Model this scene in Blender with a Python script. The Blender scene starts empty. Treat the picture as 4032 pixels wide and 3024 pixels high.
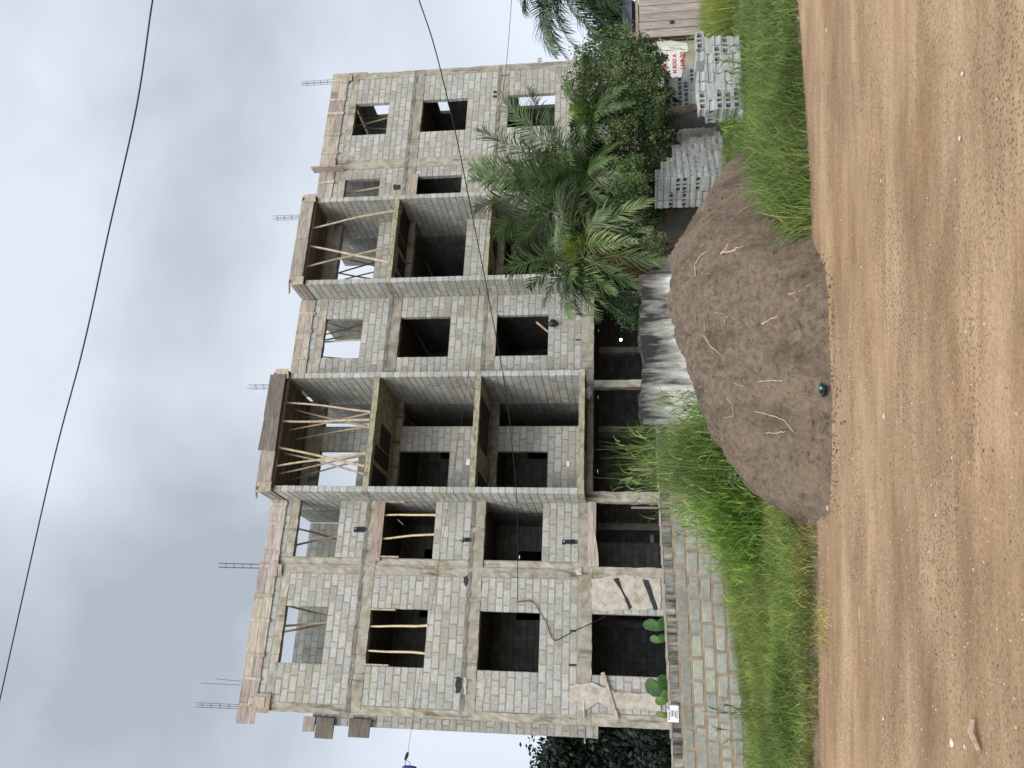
import bpy, math, random
import numpy as np
from mathutils import Vector, Matrix, noise as mnoise
R = math.radians
rnd = random.Random(7)
nrg = np.random.default_rng(11)
scene = bpy.context.scene
col = scene.collection

# ------------------------------------------------------------------ camera
F_PX, PITCH, ROLL, YAW = 3273.5, R(7.903), R(-0.542), R(21.98)
EYE = 2.0
Fw = Vector((0, math.cos(PITCH), math.sin(PITCH)))
up0 = Vector((0, -math.sin(PITCH), math.cos(PITCH)))
r0 = Vector((1, 0, 0))
CR = r0 * math.cos(ROLL) + up0 * math.sin(ROLL)          # world right -> top of the (turned) picture
CU = -r0 * math.sin(ROLL) + up0 * math.cos(ROLL)
cd = bpy.data.cameras.new('camera')
cam = bpy.data.objects.new('camera', cd); col.objects.link(cam)
m = Matrix.Identity(4)
for i, a in enumerate((-CU, CR, -Fw)):
    for k in range(3): m[k][i] = a[k]
m.translation = Vector((0, 0, EYE))
cam.matrix_world = m
cd.sensor_fit = 'HORIZONTAL'; cd.sensor_width = 36; cd.lens = F_PX / 4032 * 36
cd.clip_start = 0.1; cd.clip_end = 3000
scene.camera = cam

# ------------------------------------------------------------------ world, sun, exposure
SUN_EL, SUN_AZ = R(40), R(182)          # azimuth measured from +Y clockwise
w = bpy.data.worlds.new('World'); scene.world = w; w.use_nodes = True
nt = w.node_tree; nt.nodes.clear()
def N(t, typ, **kw):
    n = t.nodes.new(typ)
    for k, v in kw.items(): setattr(n, k, v)
    return n
wo = N(nt, 'ShaderNodeOutputWorld'); bg = N(nt, 'ShaderNodeBackground'); bg.inputs[1].default_value = 0.1
sky = N(nt, 'ShaderNodeTexSky', sky_type='NISHITA', sun_disc=False, sun_elevation=SUN_EL, sun_rotation=SUN_AZ)
tc = N(nt, 'ShaderNodeTexCoord')
mp = N(nt, 'ShaderNodeMapping'); mp.inputs['Scale'].default_value = (1.0, 1.0, 1.35); mp.inputs['Location'].default_value = (0.35, 0.1, 0.22)
n1 = N(nt, 'ShaderNodeTexNoise'); n1.inputs['Scale'].default_value = 2.9; n1.inputs['Detail'].default_value = 5; n1.inputs['Roughness'].default_value = 0.45; n1.inputs['Distortion'].default_value = 0.2
cr = N(nt, 'ShaderNodeValToRGB')
e = cr.color_ramp.elements
e[0].position = 0.34; e[0].color = (0.30, 0.335, 0.38, 1)
e[1].position = 0.63; e[1].color = (0.52, 0.555, 0.615, 1)
x = cr.color_ramp.elements.new(0.47); x.color = (0.395, 0.435, 0.485, 1)
sep = N(nt, 'ShaderNodeSeparateXYZ')
hz = N(nt, 'ShaderNodeMapRange'); hz.inputs[1].default_value = 0.0; hz.inputs[2].default_value = 0.42; hz.inputs[3].default_value = 1.0; hz.inputs[4].default_value = 0.0
hzc = N(nt, 'ShaderNodeMix', data_type='RGBA'); hzc.inputs[7].default_value = (0.56, 0.60, 0.68, 1)
zen = N(nt, 'ShaderNodeMapRange'); zen.inputs[1].default_value = 0.66; zen.inputs[2].default_value = 0.98; zen.inputs[3].default_value = 10.0; zen.inputs[4].default_value = 22.0
vm = N(nt, 'ShaderNodeVectorMath', operation='SCALE')
mx = N(nt, 'ShaderNodeMix', data_type='RGBA'); mx.inputs[0].default_value = 0.96
L = nt.links.new
L(tc.outputs['Generated'], mp.inputs[0]); L(mp.outputs[0], n1.inputs['Vector']); L(n1.outputs['Fac'], cr.inputs[0])
L(tc.outputs['Generated'], sep.inputs[0]); L(sep.outputs[2], hz.inputs[0]); L(hz.outputs[0], hzc.inputs[0])
L(cr.outputs[0], hzc.inputs[6]); L(hzc.outputs[2], vm.inputs[0])
L(sep.outputs[2], zen.inputs[0]); L(zen.outputs[0], vm.inputs['Scale'])
bk = N(nt, 'ShaderNodeMapRange'); bk.inputs[1].default_value = 0.0; bk.inputs[2].default_value = -0.9; bk.inputs[3].default_value = 1.0; bk.inputs[4].default_value = 2.5
vm2 = N(nt, 'ShaderNodeVectorMath', operation='SCALE')       # the cloud is brighter round the veiled sun behind the photographer
L(sep.outputs[1], bk.inputs[0]); L(vm.outputs[0], vm2.inputs[0]); L(bk.outputs[0], vm2.inputs['Scale'])
L(sky.outputs[0], mx.inputs[6]); L(vm2.outputs[0], mx.inputs[7]); L(mx.outputs[2], bg.inputs[0]); L(bg.outputs[0], wo.inputs[0])
sd = bpy.data.lights.new('sun', 'SUN'); sd.energy = 1.5; sd.angle = R(25); sd.color = (1, 0.96, 0.90)
so = bpy.data.objects.new('sun', sd); col.objects.link(so)
sdir = Vector((math.sin(SUN_AZ) * math.cos(SUN_EL), math.cos(SUN_AZ) * math.cos(SUN_EL), math.sin(SUN_EL)))
so.rotation_euler = sdir.to_track_quat('Z', 'Y').to_euler(); so.location = (0, -20, 40)
scene.cycles.diffuse_bounces = 1; scene.cycles.max_bounces = 6
vs = scene.view_settings
scene.display_settings.display_device = 'sRGB'
vs.view_transform = 'Standard'; vs.look = 'None'; vs.exposure = 0.62; vs.gamma = 1.0; vs.use_curve_mapping = False

# ------------------------------------------------------------------ pixel helpers (photo pixel -> world point at a stated depth)
def ray(px, py):
    U = 1512 - py; V = px - 2016
    u = U * math.cos(ROLL) + V * math.sin(ROLL); v = -U * math.sin(ROLL) + V * math.cos(ROLL)
    return r0 * (u / F_PX) + Fw - up0 * (v / F_PX)
def atY(px, py, Y):
    d = ray(px, py); return Vector((0, 0, EYE)) + d * (Y / d.y)
BX, BY = -8.731, 21.253
uu = Vector((math.cos(YAW), math.sin(YAW), 0)); nn = Vector((-math.sin(YAW), math.cos(YAW), 0)); BO = Vector((BX, BY, 0))
def fac(px, py, d):
    """photo pixel -> (s, d, z) in the building's own frame, on its plane at depth d"""
    r = ray(px, py); o = Vector((0, 0, EYE)); t = ((BO + nn * d) - o).dot(nn) / r.dot(nn)
    P = o + r * t - BO
    return (P.dot(uu), d, P.z)
def b2w(s, d, z): return BO + uu * s + nn * d + Vector((0, 0, z))

# ------------------------------------------------------------------ materials
def newmat(name):
    mt = bpy.data.materials.new(name); mt.use_nodes = True
    return mt, mt.node_tree, mt.node_tree.nodes['Principled BSDF']
def rough_mat(name, c1, c2, scale=6, detail=6, rough=0.9, bump=0.3, bscale=60, vcol=False, stretch=(1, 1, 1), c3=None, c3_scale=1.5, c3_amt=0.5, dist=0.01, spec=0.25, streak=None, rampw=0.18, c4=None, c4_scale=1.0, c4_amt=.6, streak4=(5, 5, .7), c4_pos=(.5, .66)):
    mt, t, b = newmat(name)
    tc = N(t, 'ShaderNodeTexCoord'); mp = N(t, 'ShaderNodeMapping'); mp.inputs['Scale'].default_value = stretch
    t.links.new(tc.outputs['Object'], mp.inputs[0])
    n = N(t, 'ShaderNodeTexNoise'); n.inputs['Scale'].default_value = scale; n.inputs['Detail'].default_value = detail; n.inputs['Roughness'].default_value = 0.62
    t.links.new(mp.outputs[0], n.inputs['Vector'])
    r = N(t, 'ShaderNodeValToRGB'); r.color_ramp.elements[0].position = 0.5 - rampw; r.color_ramp.elements[1].position = 0.5 + rampw
    r.color_ramp.elements[0].color = (*c1, 1); r.color_ramp.elements[1].color = (*c2, 1)
    t.links.new(n.outputs['Fac'], r.inputs[0]); out = r.outputs[0]
    if c3 is not None:
        m3 = N(t, 'ShaderNodeTexNoise'); m3.inputs['Scale'].default_value = c3_scale; m3.inputs['Detail'].default_value = 5; m3.inputs['Roughness'].default_value = 0.65
        mp3 = N(t, 'ShaderNodeMapping'); mp3.inputs['Scale'].default_value = streak or (1, 1, 1); t.links.new(tc.outputs['Object'], mp3.inputs[0]); t.links.new(mp3.outputs[0], m3.inputs['Vector'])
        r3 = N(t, 'ShaderNodeValToRGB'); r3.color_ramp.elements[0].position = 0.52; r3.color_ramp.elements[1].position = 0.68
        r3.color_ramp.elements[0].color = (0, 0, 0, 1); r3.color_ramp.elements[1].color = (c3_amt,) * 3 + (1,)
        t.links.new(m3.outputs['Fac'], r3.inputs[0])
        x = N(t, 'ShaderNodeMix', data_type='RGBA'); x.inputs[7].default_value = (*c3, 1)
        t.links.new(r3.outputs[0], x.inputs[0]); t.links.new(out, x.inputs[6]); out = x.outputs[2]
    if c4 is not None:
        m4 = N(t, 'ShaderNodeTexNoise'); m4.inputs['Scale'].default_value = c4_scale; m4.inputs['Detail'].default_value = 6; m4.inputs['Roughness'].default_value = 0.6
        mp4 = N(t, 'ShaderNodeMapping'); mp4.inputs['Scale'].default_value = streak4; mp4.inputs['Location'].default_value = (3.3, 1.7, 5.1); t.links.new(tc.outputs['Object'], mp4.inputs[0]); t.links.new(mp4.outputs[0], m4.inputs['Vector'])
        r4 = N(t, 'ShaderNodeValToRGB'); r4.color_ramp.elements[0].position = c4_pos[0]; r4.color_ramp.elements[1].position = c4_pos[1]
        r4.color_ramp.elements[0].color = (0, 0, 0, 1); r4.color_ramp.elements[1].color = (c4_amt,) * 3 + (1,); t.links.new(m4.outputs['Fac'], r4.inputs[0])
        x = N(t, 'ShaderNodeMix', data_type='RGBA'); x.inputs[7].default_value = (*c4, 1)
        t.links.new(r4.outputs[0], x.inputs[0]); t.links.new(out, x.inputs[6]); out = x.outputs[2]
    if vcol:
        a = N(t, 'ShaderNodeVertexColor', layer_name='Col')
        x = N(t, 'ShaderNodeMix', data_type='RGBA', blend_type='MULTIPLY'); x.inputs[0].default_value = 1
        t.links.new(out, x.inputs[6]); t.links.new(a.outputs[0], x.inputs[7]); out = x.outputs[2]
    t.links.new(out, b.inputs['Base Color'])
    b.inputs['Roughness'].default_value = rough; b.inputs['Specular IOR Level'].default_value = spec
    if bump:
        n2 = N(t, 'ShaderNodeTexNoise'); n2.inputs['Scale'].default_value = bscale; n2.inputs['Detail'].default_value = 5; n2.inputs['Roughness'].default_value = 0.7
        t.links.new(mp.outputs[0], n2.inputs['Vector'])
        bp = N(t, 'ShaderNodeBump'); bp.inputs['Strength'].default_value = bump; bp.inputs['Distance'].default_value = dist
        t.links.new(n2.outputs['Fac'], bp.inputs['Height']); t.links.new(bp.outputs[0], b.inputs['Normal'])
    return mt
def leaf_mat(name, c1, c2, rough=0.5, trans=0.25, vcol=True, scale=3):
    mt, t, b = newmat(name)
    tc = N(t, 'ShaderNodeTexCoord'); n = N(t, 'ShaderNodeTexNoise'); n.inputs['Scale'].default_value = scale; n.inputs['Detail'].default_value = 3
    t.links.new(tc.outputs['Object'], n.inputs['Vector'])
    r = N(t, 'ShaderNodeValToRGB'); r.color_ramp.elements[0].position = 0.35; r.color_ramp.elements[1].position = 0.65
    r.color_ramp.elements[0].color = (*c1, 1); r.color_ramp.elements[1].color = (*c2, 1); t.links.new(n.outputs['Fac'], r.inputs[0])
    a = N(t, 'ShaderNodeVertexColor', layer_name='Col')
    x = N(t, 'ShaderNodeMix', data_type='RGBA', blend_type='MULTIPLY'); x.inputs[0].default_value = 1 if vcol else 0
    t.links.new(r.outputs[0], x.inputs[6]); t.links.new(a.outputs[0], x.inputs[7])
    t.links.new(x.outputs[2], b.inputs['Base Color']); b.inputs['Roughness'].default_value = rough; b.inputs['Specular IOR Level'].default_value = 0.4
    tr = N(t, 'ShaderNodeBsdfTranslucent'); t.links.new(x.outputs[2], tr.inputs[0])
    mx = N(t, 'ShaderNodeMixShader'); mx.inputs[0].default_value = trans
    o = t.nodes['Material Output']
    t.links.new(b.outputs[0], mx.inputs[1]); t.links.new(tr.outputs[0], mx.inputs[2]); t.links.new(mx.outputs[0], o.inputs[0])
    return mt
M = {}
M['block'] = rough_mat('sandcrete_block', (0.29, 0.295, 0.272), (0.475, 0.475, 0.435), 11, 9, 0.95, 0.8, 40, True, c3=(0.33, 0.33, 0.20), c3_scale=0.8, c3_amt=0.42, rampw=0.2, c4=(0.25, 0.22, 0.165), c4_scale=.8, c4_amt=.5, streak4=(2.2, 2.2, .5), c4_pos=(.52, .72), dist=.014)
M['mortar'] = rough_mat('mortar', (0.22, 0.185, 0.14), (0.36, 0.315, 0.25), 5, 8, 0.95, 0.7, 35, c3=(0.26, 0.24, 0.12), c3_scale=1.0, c3_amt=0.5)
M['concrete'] = rough_mat('stained_concrete', (0.24, 0.215, 0.165), (0.42, 0.395, 0.325), 3.2, 9, 0.95, 0.8, 22, c3=(0.17, 0.12, 0.05), c3_scale=1.3, c3_amt=0.6, streak=(1.2, 1.2, 0.9), dist=0.02, vcol=True, c4=(0.05, 0.042, 0.03), c4_scale=1.2, c4_amt=.75, streak4=(4, 4, .6), c4_pos=(.56, .68))
M['slab'] = rough_mat('mossy_concrete', (0.22, 0.205, 0.12), (0.40, 0.37, 0.28), 4, 9, 0.95, 0.9, 25, c3=(0.10, 0.085, 0.04), c3_scale=5, c3_amt=0.7, dist=0.02)
M['soffit'] = rough_mat('slab_soffit_shaded', (0.10, 0.09, 0.075), (0.18, 0.16, 0.13), 3, 6, 0.95, 0.4, 20)  # indoor shade put into the slab colour so the rooms stay dark
M['wood'] = rough_mat('weathered_board', (0.27, 0.235, 0.20), (0.50, 0.455, 0.40), 5, 8, 0.85, 0.35, 30, True, (0.5, 4, 4), c3=(0.13, 0.11, 0.09), c3_scale=3, c3_amt=0.6, streak=(.6, 3, 3))
M['woodv'] = rough_mat('gate_board', (0.26, 0.235, 0.21), (0.43, 0.40, 0.36), 5, 8, 0.85, 0.35, 30, True, (4, 4, .45), c3=(0.15, 0.13, 0.115), c3_scale=3, c3_amt=0.5, streak=(3, 3, .5))
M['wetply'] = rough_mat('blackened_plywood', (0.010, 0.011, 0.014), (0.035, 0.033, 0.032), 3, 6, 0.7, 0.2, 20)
M['bamboo'] = rough_mat('bamboo_skin', (0.36, 0.29, 0.19), (0.56, 0.475, 0.34), 6, 4, 0.55, 0.15, 40, True)
M['steel'] = rough_mat('rebar_steel', (0.055, 0.06, 0.11), (0.09, 0.09, 0.15), 30, 2, 0.6, 0)
M['plaster'] = rough_mat('tan_plaster', (0.37, 0.33, 0.265), (0.58, 0.52, 0.43), 5, 9, 0.95, 0.9, 18, c3=(0.27, 0.235, 0.18), c3_scale=3, c3_amt=0.7, dist=0.03)
M['black'] = rough_mat('black_plastic', (0.008, 0.008, 0.010), (0.02, 0.02, 0.024), 20, 2, 0.45, 0)
M['pvc'] = rough_mat('grey_pvc', (0.33, 0.34, 0.36), (0.42, 0.43, 0.45), 10, 2, 0.4, 0)
M['white'] = rough_mat('white_plastic', (0.72, 0.70, 0.74), (0.8, 0.78, 0.82), 10, 2, 0.5, 0)
M['paper'] = rough_mat('white_paper', (0.78, 0.79, 0.82), (0.86, 0.87, 0.9), 8, 3, 0.8, 0.1, 12)
M['ink'] = rough_mat('black_ink', (0.04, 0.04, 0.045), (0.07, 0.07, 0.08), 10, 2, 0.8, 0)
M['red'] = rough_mat('red_paint', (0.36, 0.02, 0.035), (0.50, 0.05, 0.07), 14, 4, 0.8, 0)
M['hblock'] = rough_mat('new_hollow_block', (0.30, 0.31, 0.30), (0.44, 0.45, 0.43), 10, 7, 0.95, 0.5, 60, True, c3=(0.30, 0.30, 0.22), c3_scale=3, c3_amt=0.4)
M['soil'] = rough_mat('brown_soil', (0.145, 0.105, 0.072), (0.325, 0.245, 0.175), 13, 10, 1.0, 1.0, 34, c3=(0.31, 0.235, 0.155), c3_scale=1.1, c3_amt=0.6, dist=0.07, rampw=0.2, c4=(.085, .062, .045), c4_scale=1.5, c4_amt=.6, streak4=(1.6, .8, .8))
M['cutbank'] = rough_mat('dark_bank_soil', (0.10, 0.075, 0.05), (0.20, 0.15, 0.105), 6, 8, 1.0, 0.9, 25, dist=0.04)
M['root'] = rough_mat('dry_root', (0.25, 0.18, 0.115), (0.46, 0.36, 0.25), 12, 5, 0.85, 0.2, 60)
M['stone'] = rough_mat('pale_stone', (0.38, 0.34, 0.29), (0.68, 0.64, 0.58), 9, 5, 0.9, 0.3, 40, True)
M['trunk'] = rough_mat('palm_trunk', (0.035, 0.028, 0.02), (0.12, 0.095, 0.065), 9, 6, 0.95, 1.0, 14, dist=0.05)
M['leaf'] = leaf_mat('palm_leaf', (0.055, 0.090, 0.032), (0.130, 0.180, 0.070), 0.36, 0.25)
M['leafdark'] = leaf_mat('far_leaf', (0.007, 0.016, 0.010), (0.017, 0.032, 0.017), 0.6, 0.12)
M['bush'] = leaf_mat('bush_leaf', (0.045, 0.080, 0.030), (0.135, 0.180, 0.070), 0.6, 0.28, scale=1.6)
M['grass'] = leaf_mat('grass_blade', (0.112, 0.172, 0.032), (0.235, 0.298, 0.072), 0.6, 0.35, scale=0.9)
M['taro'] = leaf_mat('taro_leaf', (0.05, 0.11, 0.025), (0.085, 0.16, 0.04), 0.6, 0.15, vcol=True, scale=12)
M['glass'] = rough_mat('dark_glass', (0.015, 0.018, 0.024), (0.03, 0.034, 0.04), 2, 2, 0.08, 0, spec=0.8)
M['carwhite'] = rough_mat('white_car_paint', (0.7, 0.72, 0.76), (0.78, 0.8, 0.83), 2, 2, 0.3, 0)
M['blue'] = rough_mat('blue_sheet', (0.015, 0.03, 0.16), (0.03, 0.05, 0.25), 5, 2, 0.5, 0)
M['redroof'] = rough_mat('red_roof_sheet', (0.28, 0.05, 0.05), (0.38, 0.09, 0.08), 4, 4, 0.7, 0.2)
M['teal'] = rough_mat('teal_plastic', (0.02, 0.42, 0.36), (0.05, 0.6, 0.5), 10, 2, 0.5, 0)
M['tar'] = rough_mat('black_lining_and_hole_shade', (0.02, 0.02, 0.022), (0.05, 0.05, 0.052), 12, 6, 0.9, 0.5, 30)  # black torn lining, and the painted dark inside wall holes

def brick_mat(name, sw, c1, c2, cm, bump=0.5, moss=True, stain=None):
    """procedural blockwork for side walls: sw = which object axes run along and up the wall"""
    mt, t, b = newmat(name)
    tc = N(t, 'ShaderNodeTexCoord'); sp = N(t, 'ShaderNodeSeparateXYZ'); cb = N(t, 'ShaderNodeCombineXYZ')
    t.links.new(tc.outputs['Object'], sp.inputs[0])
    t.links.new(sp.outputs[sw[0]], cb.inputs[0]); t.links.new(sp.outputs[sw[1]], cb.inputs[1])
    nz = N(t, 'ShaderNodeTexNoise'); nz.inputs['Scale'].default_value = 7; nz.inputs['Detail'].default_value = 5; t.links.new(tc.outputs['Object'], nz.inputs['Vector'])
    vs_ = N(t, 'ShaderNodeVectorMath', operation='MULTIPLY_ADD'); vs_.inputs[1].default_value = (0.045,) * 3
    t.links.new(nz.outputs['Color'], vs_.inputs[0]); t.links.new(cb.outputs[0], vs_.inputs[2])
    br = N(t, 'ShaderNodeTexBrick'); br.inputs['Scale'].default_value = 1; br.inputs['Brick Width'].default_value = 0.415; br.inputs['Row Height'].default_value = 0.213
    br.inputs['Mortar Size'].default_value = 0.012; br.inputs['Mortar Smooth'].default_value = 0.3
    br.inputs['Color1'].default_value = (*c1, 1); br.inputs['Color2'].default_value = (*c2, 1); br.inputs['Mortar'].default_value = (*cm, 1)
    t.links.new(vs_.outputs[0], br.inputs['Vector'])
    n2 = N(t, 'ShaderNodeTexNoise'); n2.inputs['Scale'].default_value = 3; n2.inputs['Detail'].default_value = 8; t.links.new(tc.outputs['Object'], n2.inputs['Vector'])
    rr = N(t, 'ShaderNodeValToRGB'); rr.color_ramp.elements[0].position = 0.3; rr.color_ramp.elements[1].position = 0.7
    rr.color_ramp.elements[0].color = (0.72, 0.70, 0.66, 1); rr.color_ramp.elements[1].color = (1.12, 1.12, 1.10, 1)
    t.links.new(n2.outputs['Fac'], rr.inputs[0])
    x = N(t, 'ShaderNodeMix', data_type='RGBA', blend_type='MULTIPLY'); x.inputs[0].default_value = 1
    t.links.new(br.outputs['Color'], x.inputs[6]); t.links.new(rr.outputs[0], x.inputs[7])
    t.links.new(x.outputs[2], b.inputs['Base Color']); b.inputs['Roughness'].default_value = 0.95; b.inputs['Specular IOR Level'].default_value = 0.2
    bp = N(t, 'ShaderNodeBump', invert=True); bp.inputs['Strength'].default_value = bump; bp.inputs['Distance'].default_value = 0.02
    t.links.new(br.outputs['Fac'], bp.inputs['Height']); t.links.new(bp.outputs[0], b.inputs['Normal'])
    return mt
SHADED_BC = ((0.20, 0.205, 0.19), (0.27, 0.275, 0.255), (0.15, 0.13, 0.10))  # indoor shade put into the block colour, darker than the facade blocks
M['brickS'] = brick_mat('blockwork_side_shaded', (1, 2), *SHADED_BC)       # walls running in depth
M['brickF'] = brick_mat('blockwork_inner_shaded', (0, 2), *SHADED_BC)      # walls running along the front

# ------------------------------------------------------------------ mesh builder
class MB:
    def __init__(s): s.v = []; s.f = []; s.c = []; s.m = []
    def face(s, pts, c=(1, 1, 1), m=0):
        i = len(s.v); s.v += [tuple(p) for p in pts]; s.c += [c] * len(pts); s.f.append(tuple(range(i, i + len(pts)))); s.m.append(m)
    def hexa(s, P, c=(1, 1, 1), m=0):
        """8 points: 0-3 bottom loop, 4-7 top loop"""
        i = len(s.v); s.v += [tuple(p) for p in P]; s.c += [c] * 8
        for q in ((3, 2, 1, 0), (4, 5, 6, 7), (0, 1, 5, 4), (1, 2, 6, 5), (2, 3, 7, 6), (3, 0, 4, 7)):
            s.f.append(tuple(i + k for k in q)); s.m.append(m)
    def box(s, x0, x1, y0, y1, z0, z1, c=(1, 1, 1), m=0, j=0.0):
        P = [(x0, y0, z0), (x1, y0, z0), (x1, y1, z0), (x0, y1, z0), (x0, y0, z1), (x1, y0, z1), (x1, y1, z1), (x0, y1, z1)]
        if j: P = [tuple(a + rnd.uniform(-j, j) for a in p) for p in P]
        s.hexa(P, c, m)
    def obox(s, a, b, w, t, up=Vector((0, 0, 1)), c=(1, 1, 1), m=0):
        """board from a to b, width w (along side axis), thickness t"""
        a, b = Vector(a), Vector(b); d = (b - a).normalized(); sd_ = d.cross(up)
        if sd_.length < 1e-4: sd_ = d.cross(Vector((1, 0, 0)))
        sd_.normalize(); u = sd_.cross(d).normalized()
        P = []
        for q in (a, b):
            for e1, e2 in ((-1, -1), (1, -1), (1, 1), (-1, 1)): P.append(q + sd_ * (e1 * w / 2) + u * (e2 * t / 2))
        s.hexa(P, c, m)
    def tube(s, pts, rad, n=8, c=(1, 1, 1), m=0, cap=True, cols=None):
        pts = [Vector(p) for p in pts]; K = len(pts)
        if not hasattr(rad, '__len__'): rad = [rad] * K
        prev = None; base = len(s.v)
        for i, p in enumerate(pts):
            d = (pts[min(i + 1, K - 1)] - pts[max(i - 1, 0)]).normalized()
            a = prev - d * prev.dot(d) if prev is not None else d.cross(Vector((0.31, 0.2, 0.93)))
            if a.length < 1e-5: a = d.cross(Vector((1, 0, 0)))
            a.normalize(); prev = a; b = d.cross(a)
            cc = cols[i] if cols else c
            for k in range(n):
                t = 2 * math.pi * k / n
                s.v.append(tuple(p + (a * math.cos(t) + b * math.sin(t)) * rad[i])); s.c.append(cc)
        for i in range(K - 1):
            for k in range(n):
                k2 = (k + 1) % n
                s.f.append((base + i * n + k, base + i * n + k2, base + (i + 1) * n + k2, base + (i + 1) * n + k)); s.m.append(m)
        if cap:
            s.f.append(tuple(base + k for k in reversed(range(n)))); s.m.append(m)
            s.f.append(tuple(base + (K - 1) * n + k for k in range(n))); s.m.append(m)
    def build(s, name, mats, parent=None, origin=None, smooth=False):
        me = bpy.data.meshes.new(name)
        v = s.v
        if origin is not None: v = [(a[0] - origin[0], a[1] - origin[1], a[2] - origin[2]) for a in v]
        me.from_pydata(v, [], s.f)
        for mm in (mats if isinstance(mats, (list, tuple)) else [mats]): me.materials.append(M[mm] if isinstance(mm, str) else mm)
        me.polygons.foreach_set('material_index', s.m)
        if smooth: me.polygons.foreach_set('use_smooth', [True] * len(s.f))
        ca = me.color_attributes.new('Col', 'FLOAT_COLOR', 'POINT')
        arr = np.ones((len(v), 4), np.float32); arr[:, :3] = np.array(s.c, np.float32).reshape(-1, 3)
        ca.data.foreach_set('color', arr.ravel())
        me.update()
        o = bpy.data.objects.new(name, me); col.objects.link(o)
        if parent is not None: o.parent = parent
        if origin is not None: o.location = origin
        return o
def build_each(mb, name, mats, parent):
    """every board (8 corners) of the builder as a part of its own"""
    for i in range(0, len(mb.v), 8):
        q = MB(); q.hexa(mb.v[i:i + 8], mb.c[i]); q.build(name, mats, parent)
def np_mesh(name, V, Fq, C, mat, parent=None, smooth=False):
    """V (n,3), Fq (k,4) quads, C (n,3)"""
    me = bpy.data.meshes.new(name)
    me.vertices.add(len(V)); me.vertices.foreach_set('co', V.astype(np.float32).ravel())
    me.loops.add(Fq.size); me.loops.foreach_set('vertex_index', Fq.astype(np.int32).ravel())
    me.polygons.add(len(Fq)); me.polygons.foreach_set('loop_start', (np.arange(len(Fq)) * 4).astype(np.int32))
    me.polygons.foreach_set('loop_total', np.full(len(Fq), 4, np.int32))
    if smooth: me.polygons.foreach_set('use_smooth', np.ones(len(Fq), bool))
    me.update(calc_edges=True)
    ca = me.color_attributes.new('Col', 'FLOAT_COLOR', 'POINT')
    arr = np.ones((len(V), 4), np.float32); arr[:, :3] = C; ca.data.foreach_set('color', arr.ravel())
    me.materials.append(M[mat] if isinstance(mat, str) else mat)
    o = bpy.data.objects.new(name, me); col.objects.link(o)
    if parent is not None: o.parent = parent
    return o
def tag(o, label=None, cat=None, group=None, kind=None):
    if label: o['label'] = label
    if cat: o['category'] = cat
    if group: o['group'] = group
    if kind: o['kind'] = kind
    return o
def empty(name, loc, rz=0):
    o = bpy.data.objects.new(name, None); o.location = loc; o.rotation_euler = (0, 0, rz); o.empty_display_size = 0.3; col.objects.link(o); return o
def lerp(a, b, t): return a + (b - a) * t
ORD = ['', 'first', 'second', 'third', 'fourth', 'fifth', 'sixth', 'seventh', 'eighth', 'ninth', 'tenth', 'eleventh', 'twelfth', 'thirteenth', 'fourteenth', 'fifteenth', 'sixteenth', 'seventeenth', 'eighteenth', 'nineteenth', 'twentieth', 'twenty-first', 'twenty-second', 'twenty-third', 'twenty-fourth', 'twenty-fifth', 'twenty-sixth', 'twenty-seventh']

# ------------------------------------------------------------------ ground and road
def edgeY(X): return float(np.interp(X, [-16, -3.8, 0, 2.2, 4.1, 10, 18], [9.35, 9.2, 9.18, 9.35, 9.9, 11.8, 14.6]))
def groundZ(X, Y): return 0.05 - 0.038 * (Y - 9.2)
big = MB(); big.face([(-900, -900, -2.2), (900, -900, -2.2), (900, 1500, -2.2), (-900, 1500, -2.2)])
tag(big.build('ground', 'cutbank'), kind='structure')
def sheet(name, xs, fy0, fy1, ny, zf, mat):
    nx = len(xs); V = []
    for X in xs:
        a, b = fy0(X), fy1(X)
        for k in range(ny):
            Y = lerp(a, b, k / (ny - 1)); V.append((X, Y, zf(X, Y)))
    idx = np.arange(nx * ny).reshape(nx, ny)
    Fq = np.stack([idx[:-1, :-1], idx[1:, :-1], idx[1:, 1:], idx[:-1, 1:]], -1).reshape(-1, 4)
    return np_mesh(name, np.array(V), Fq, np.ones((len(V), 3)), mat, smooth=True)
def roadZ(X, Y):
    return 0.010 * mnoise.noise((X * 0.6, Y * 1.6, 0)) + 0.02 * mnoise.noise((X * 0.25, Y * .9, 7))
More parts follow.
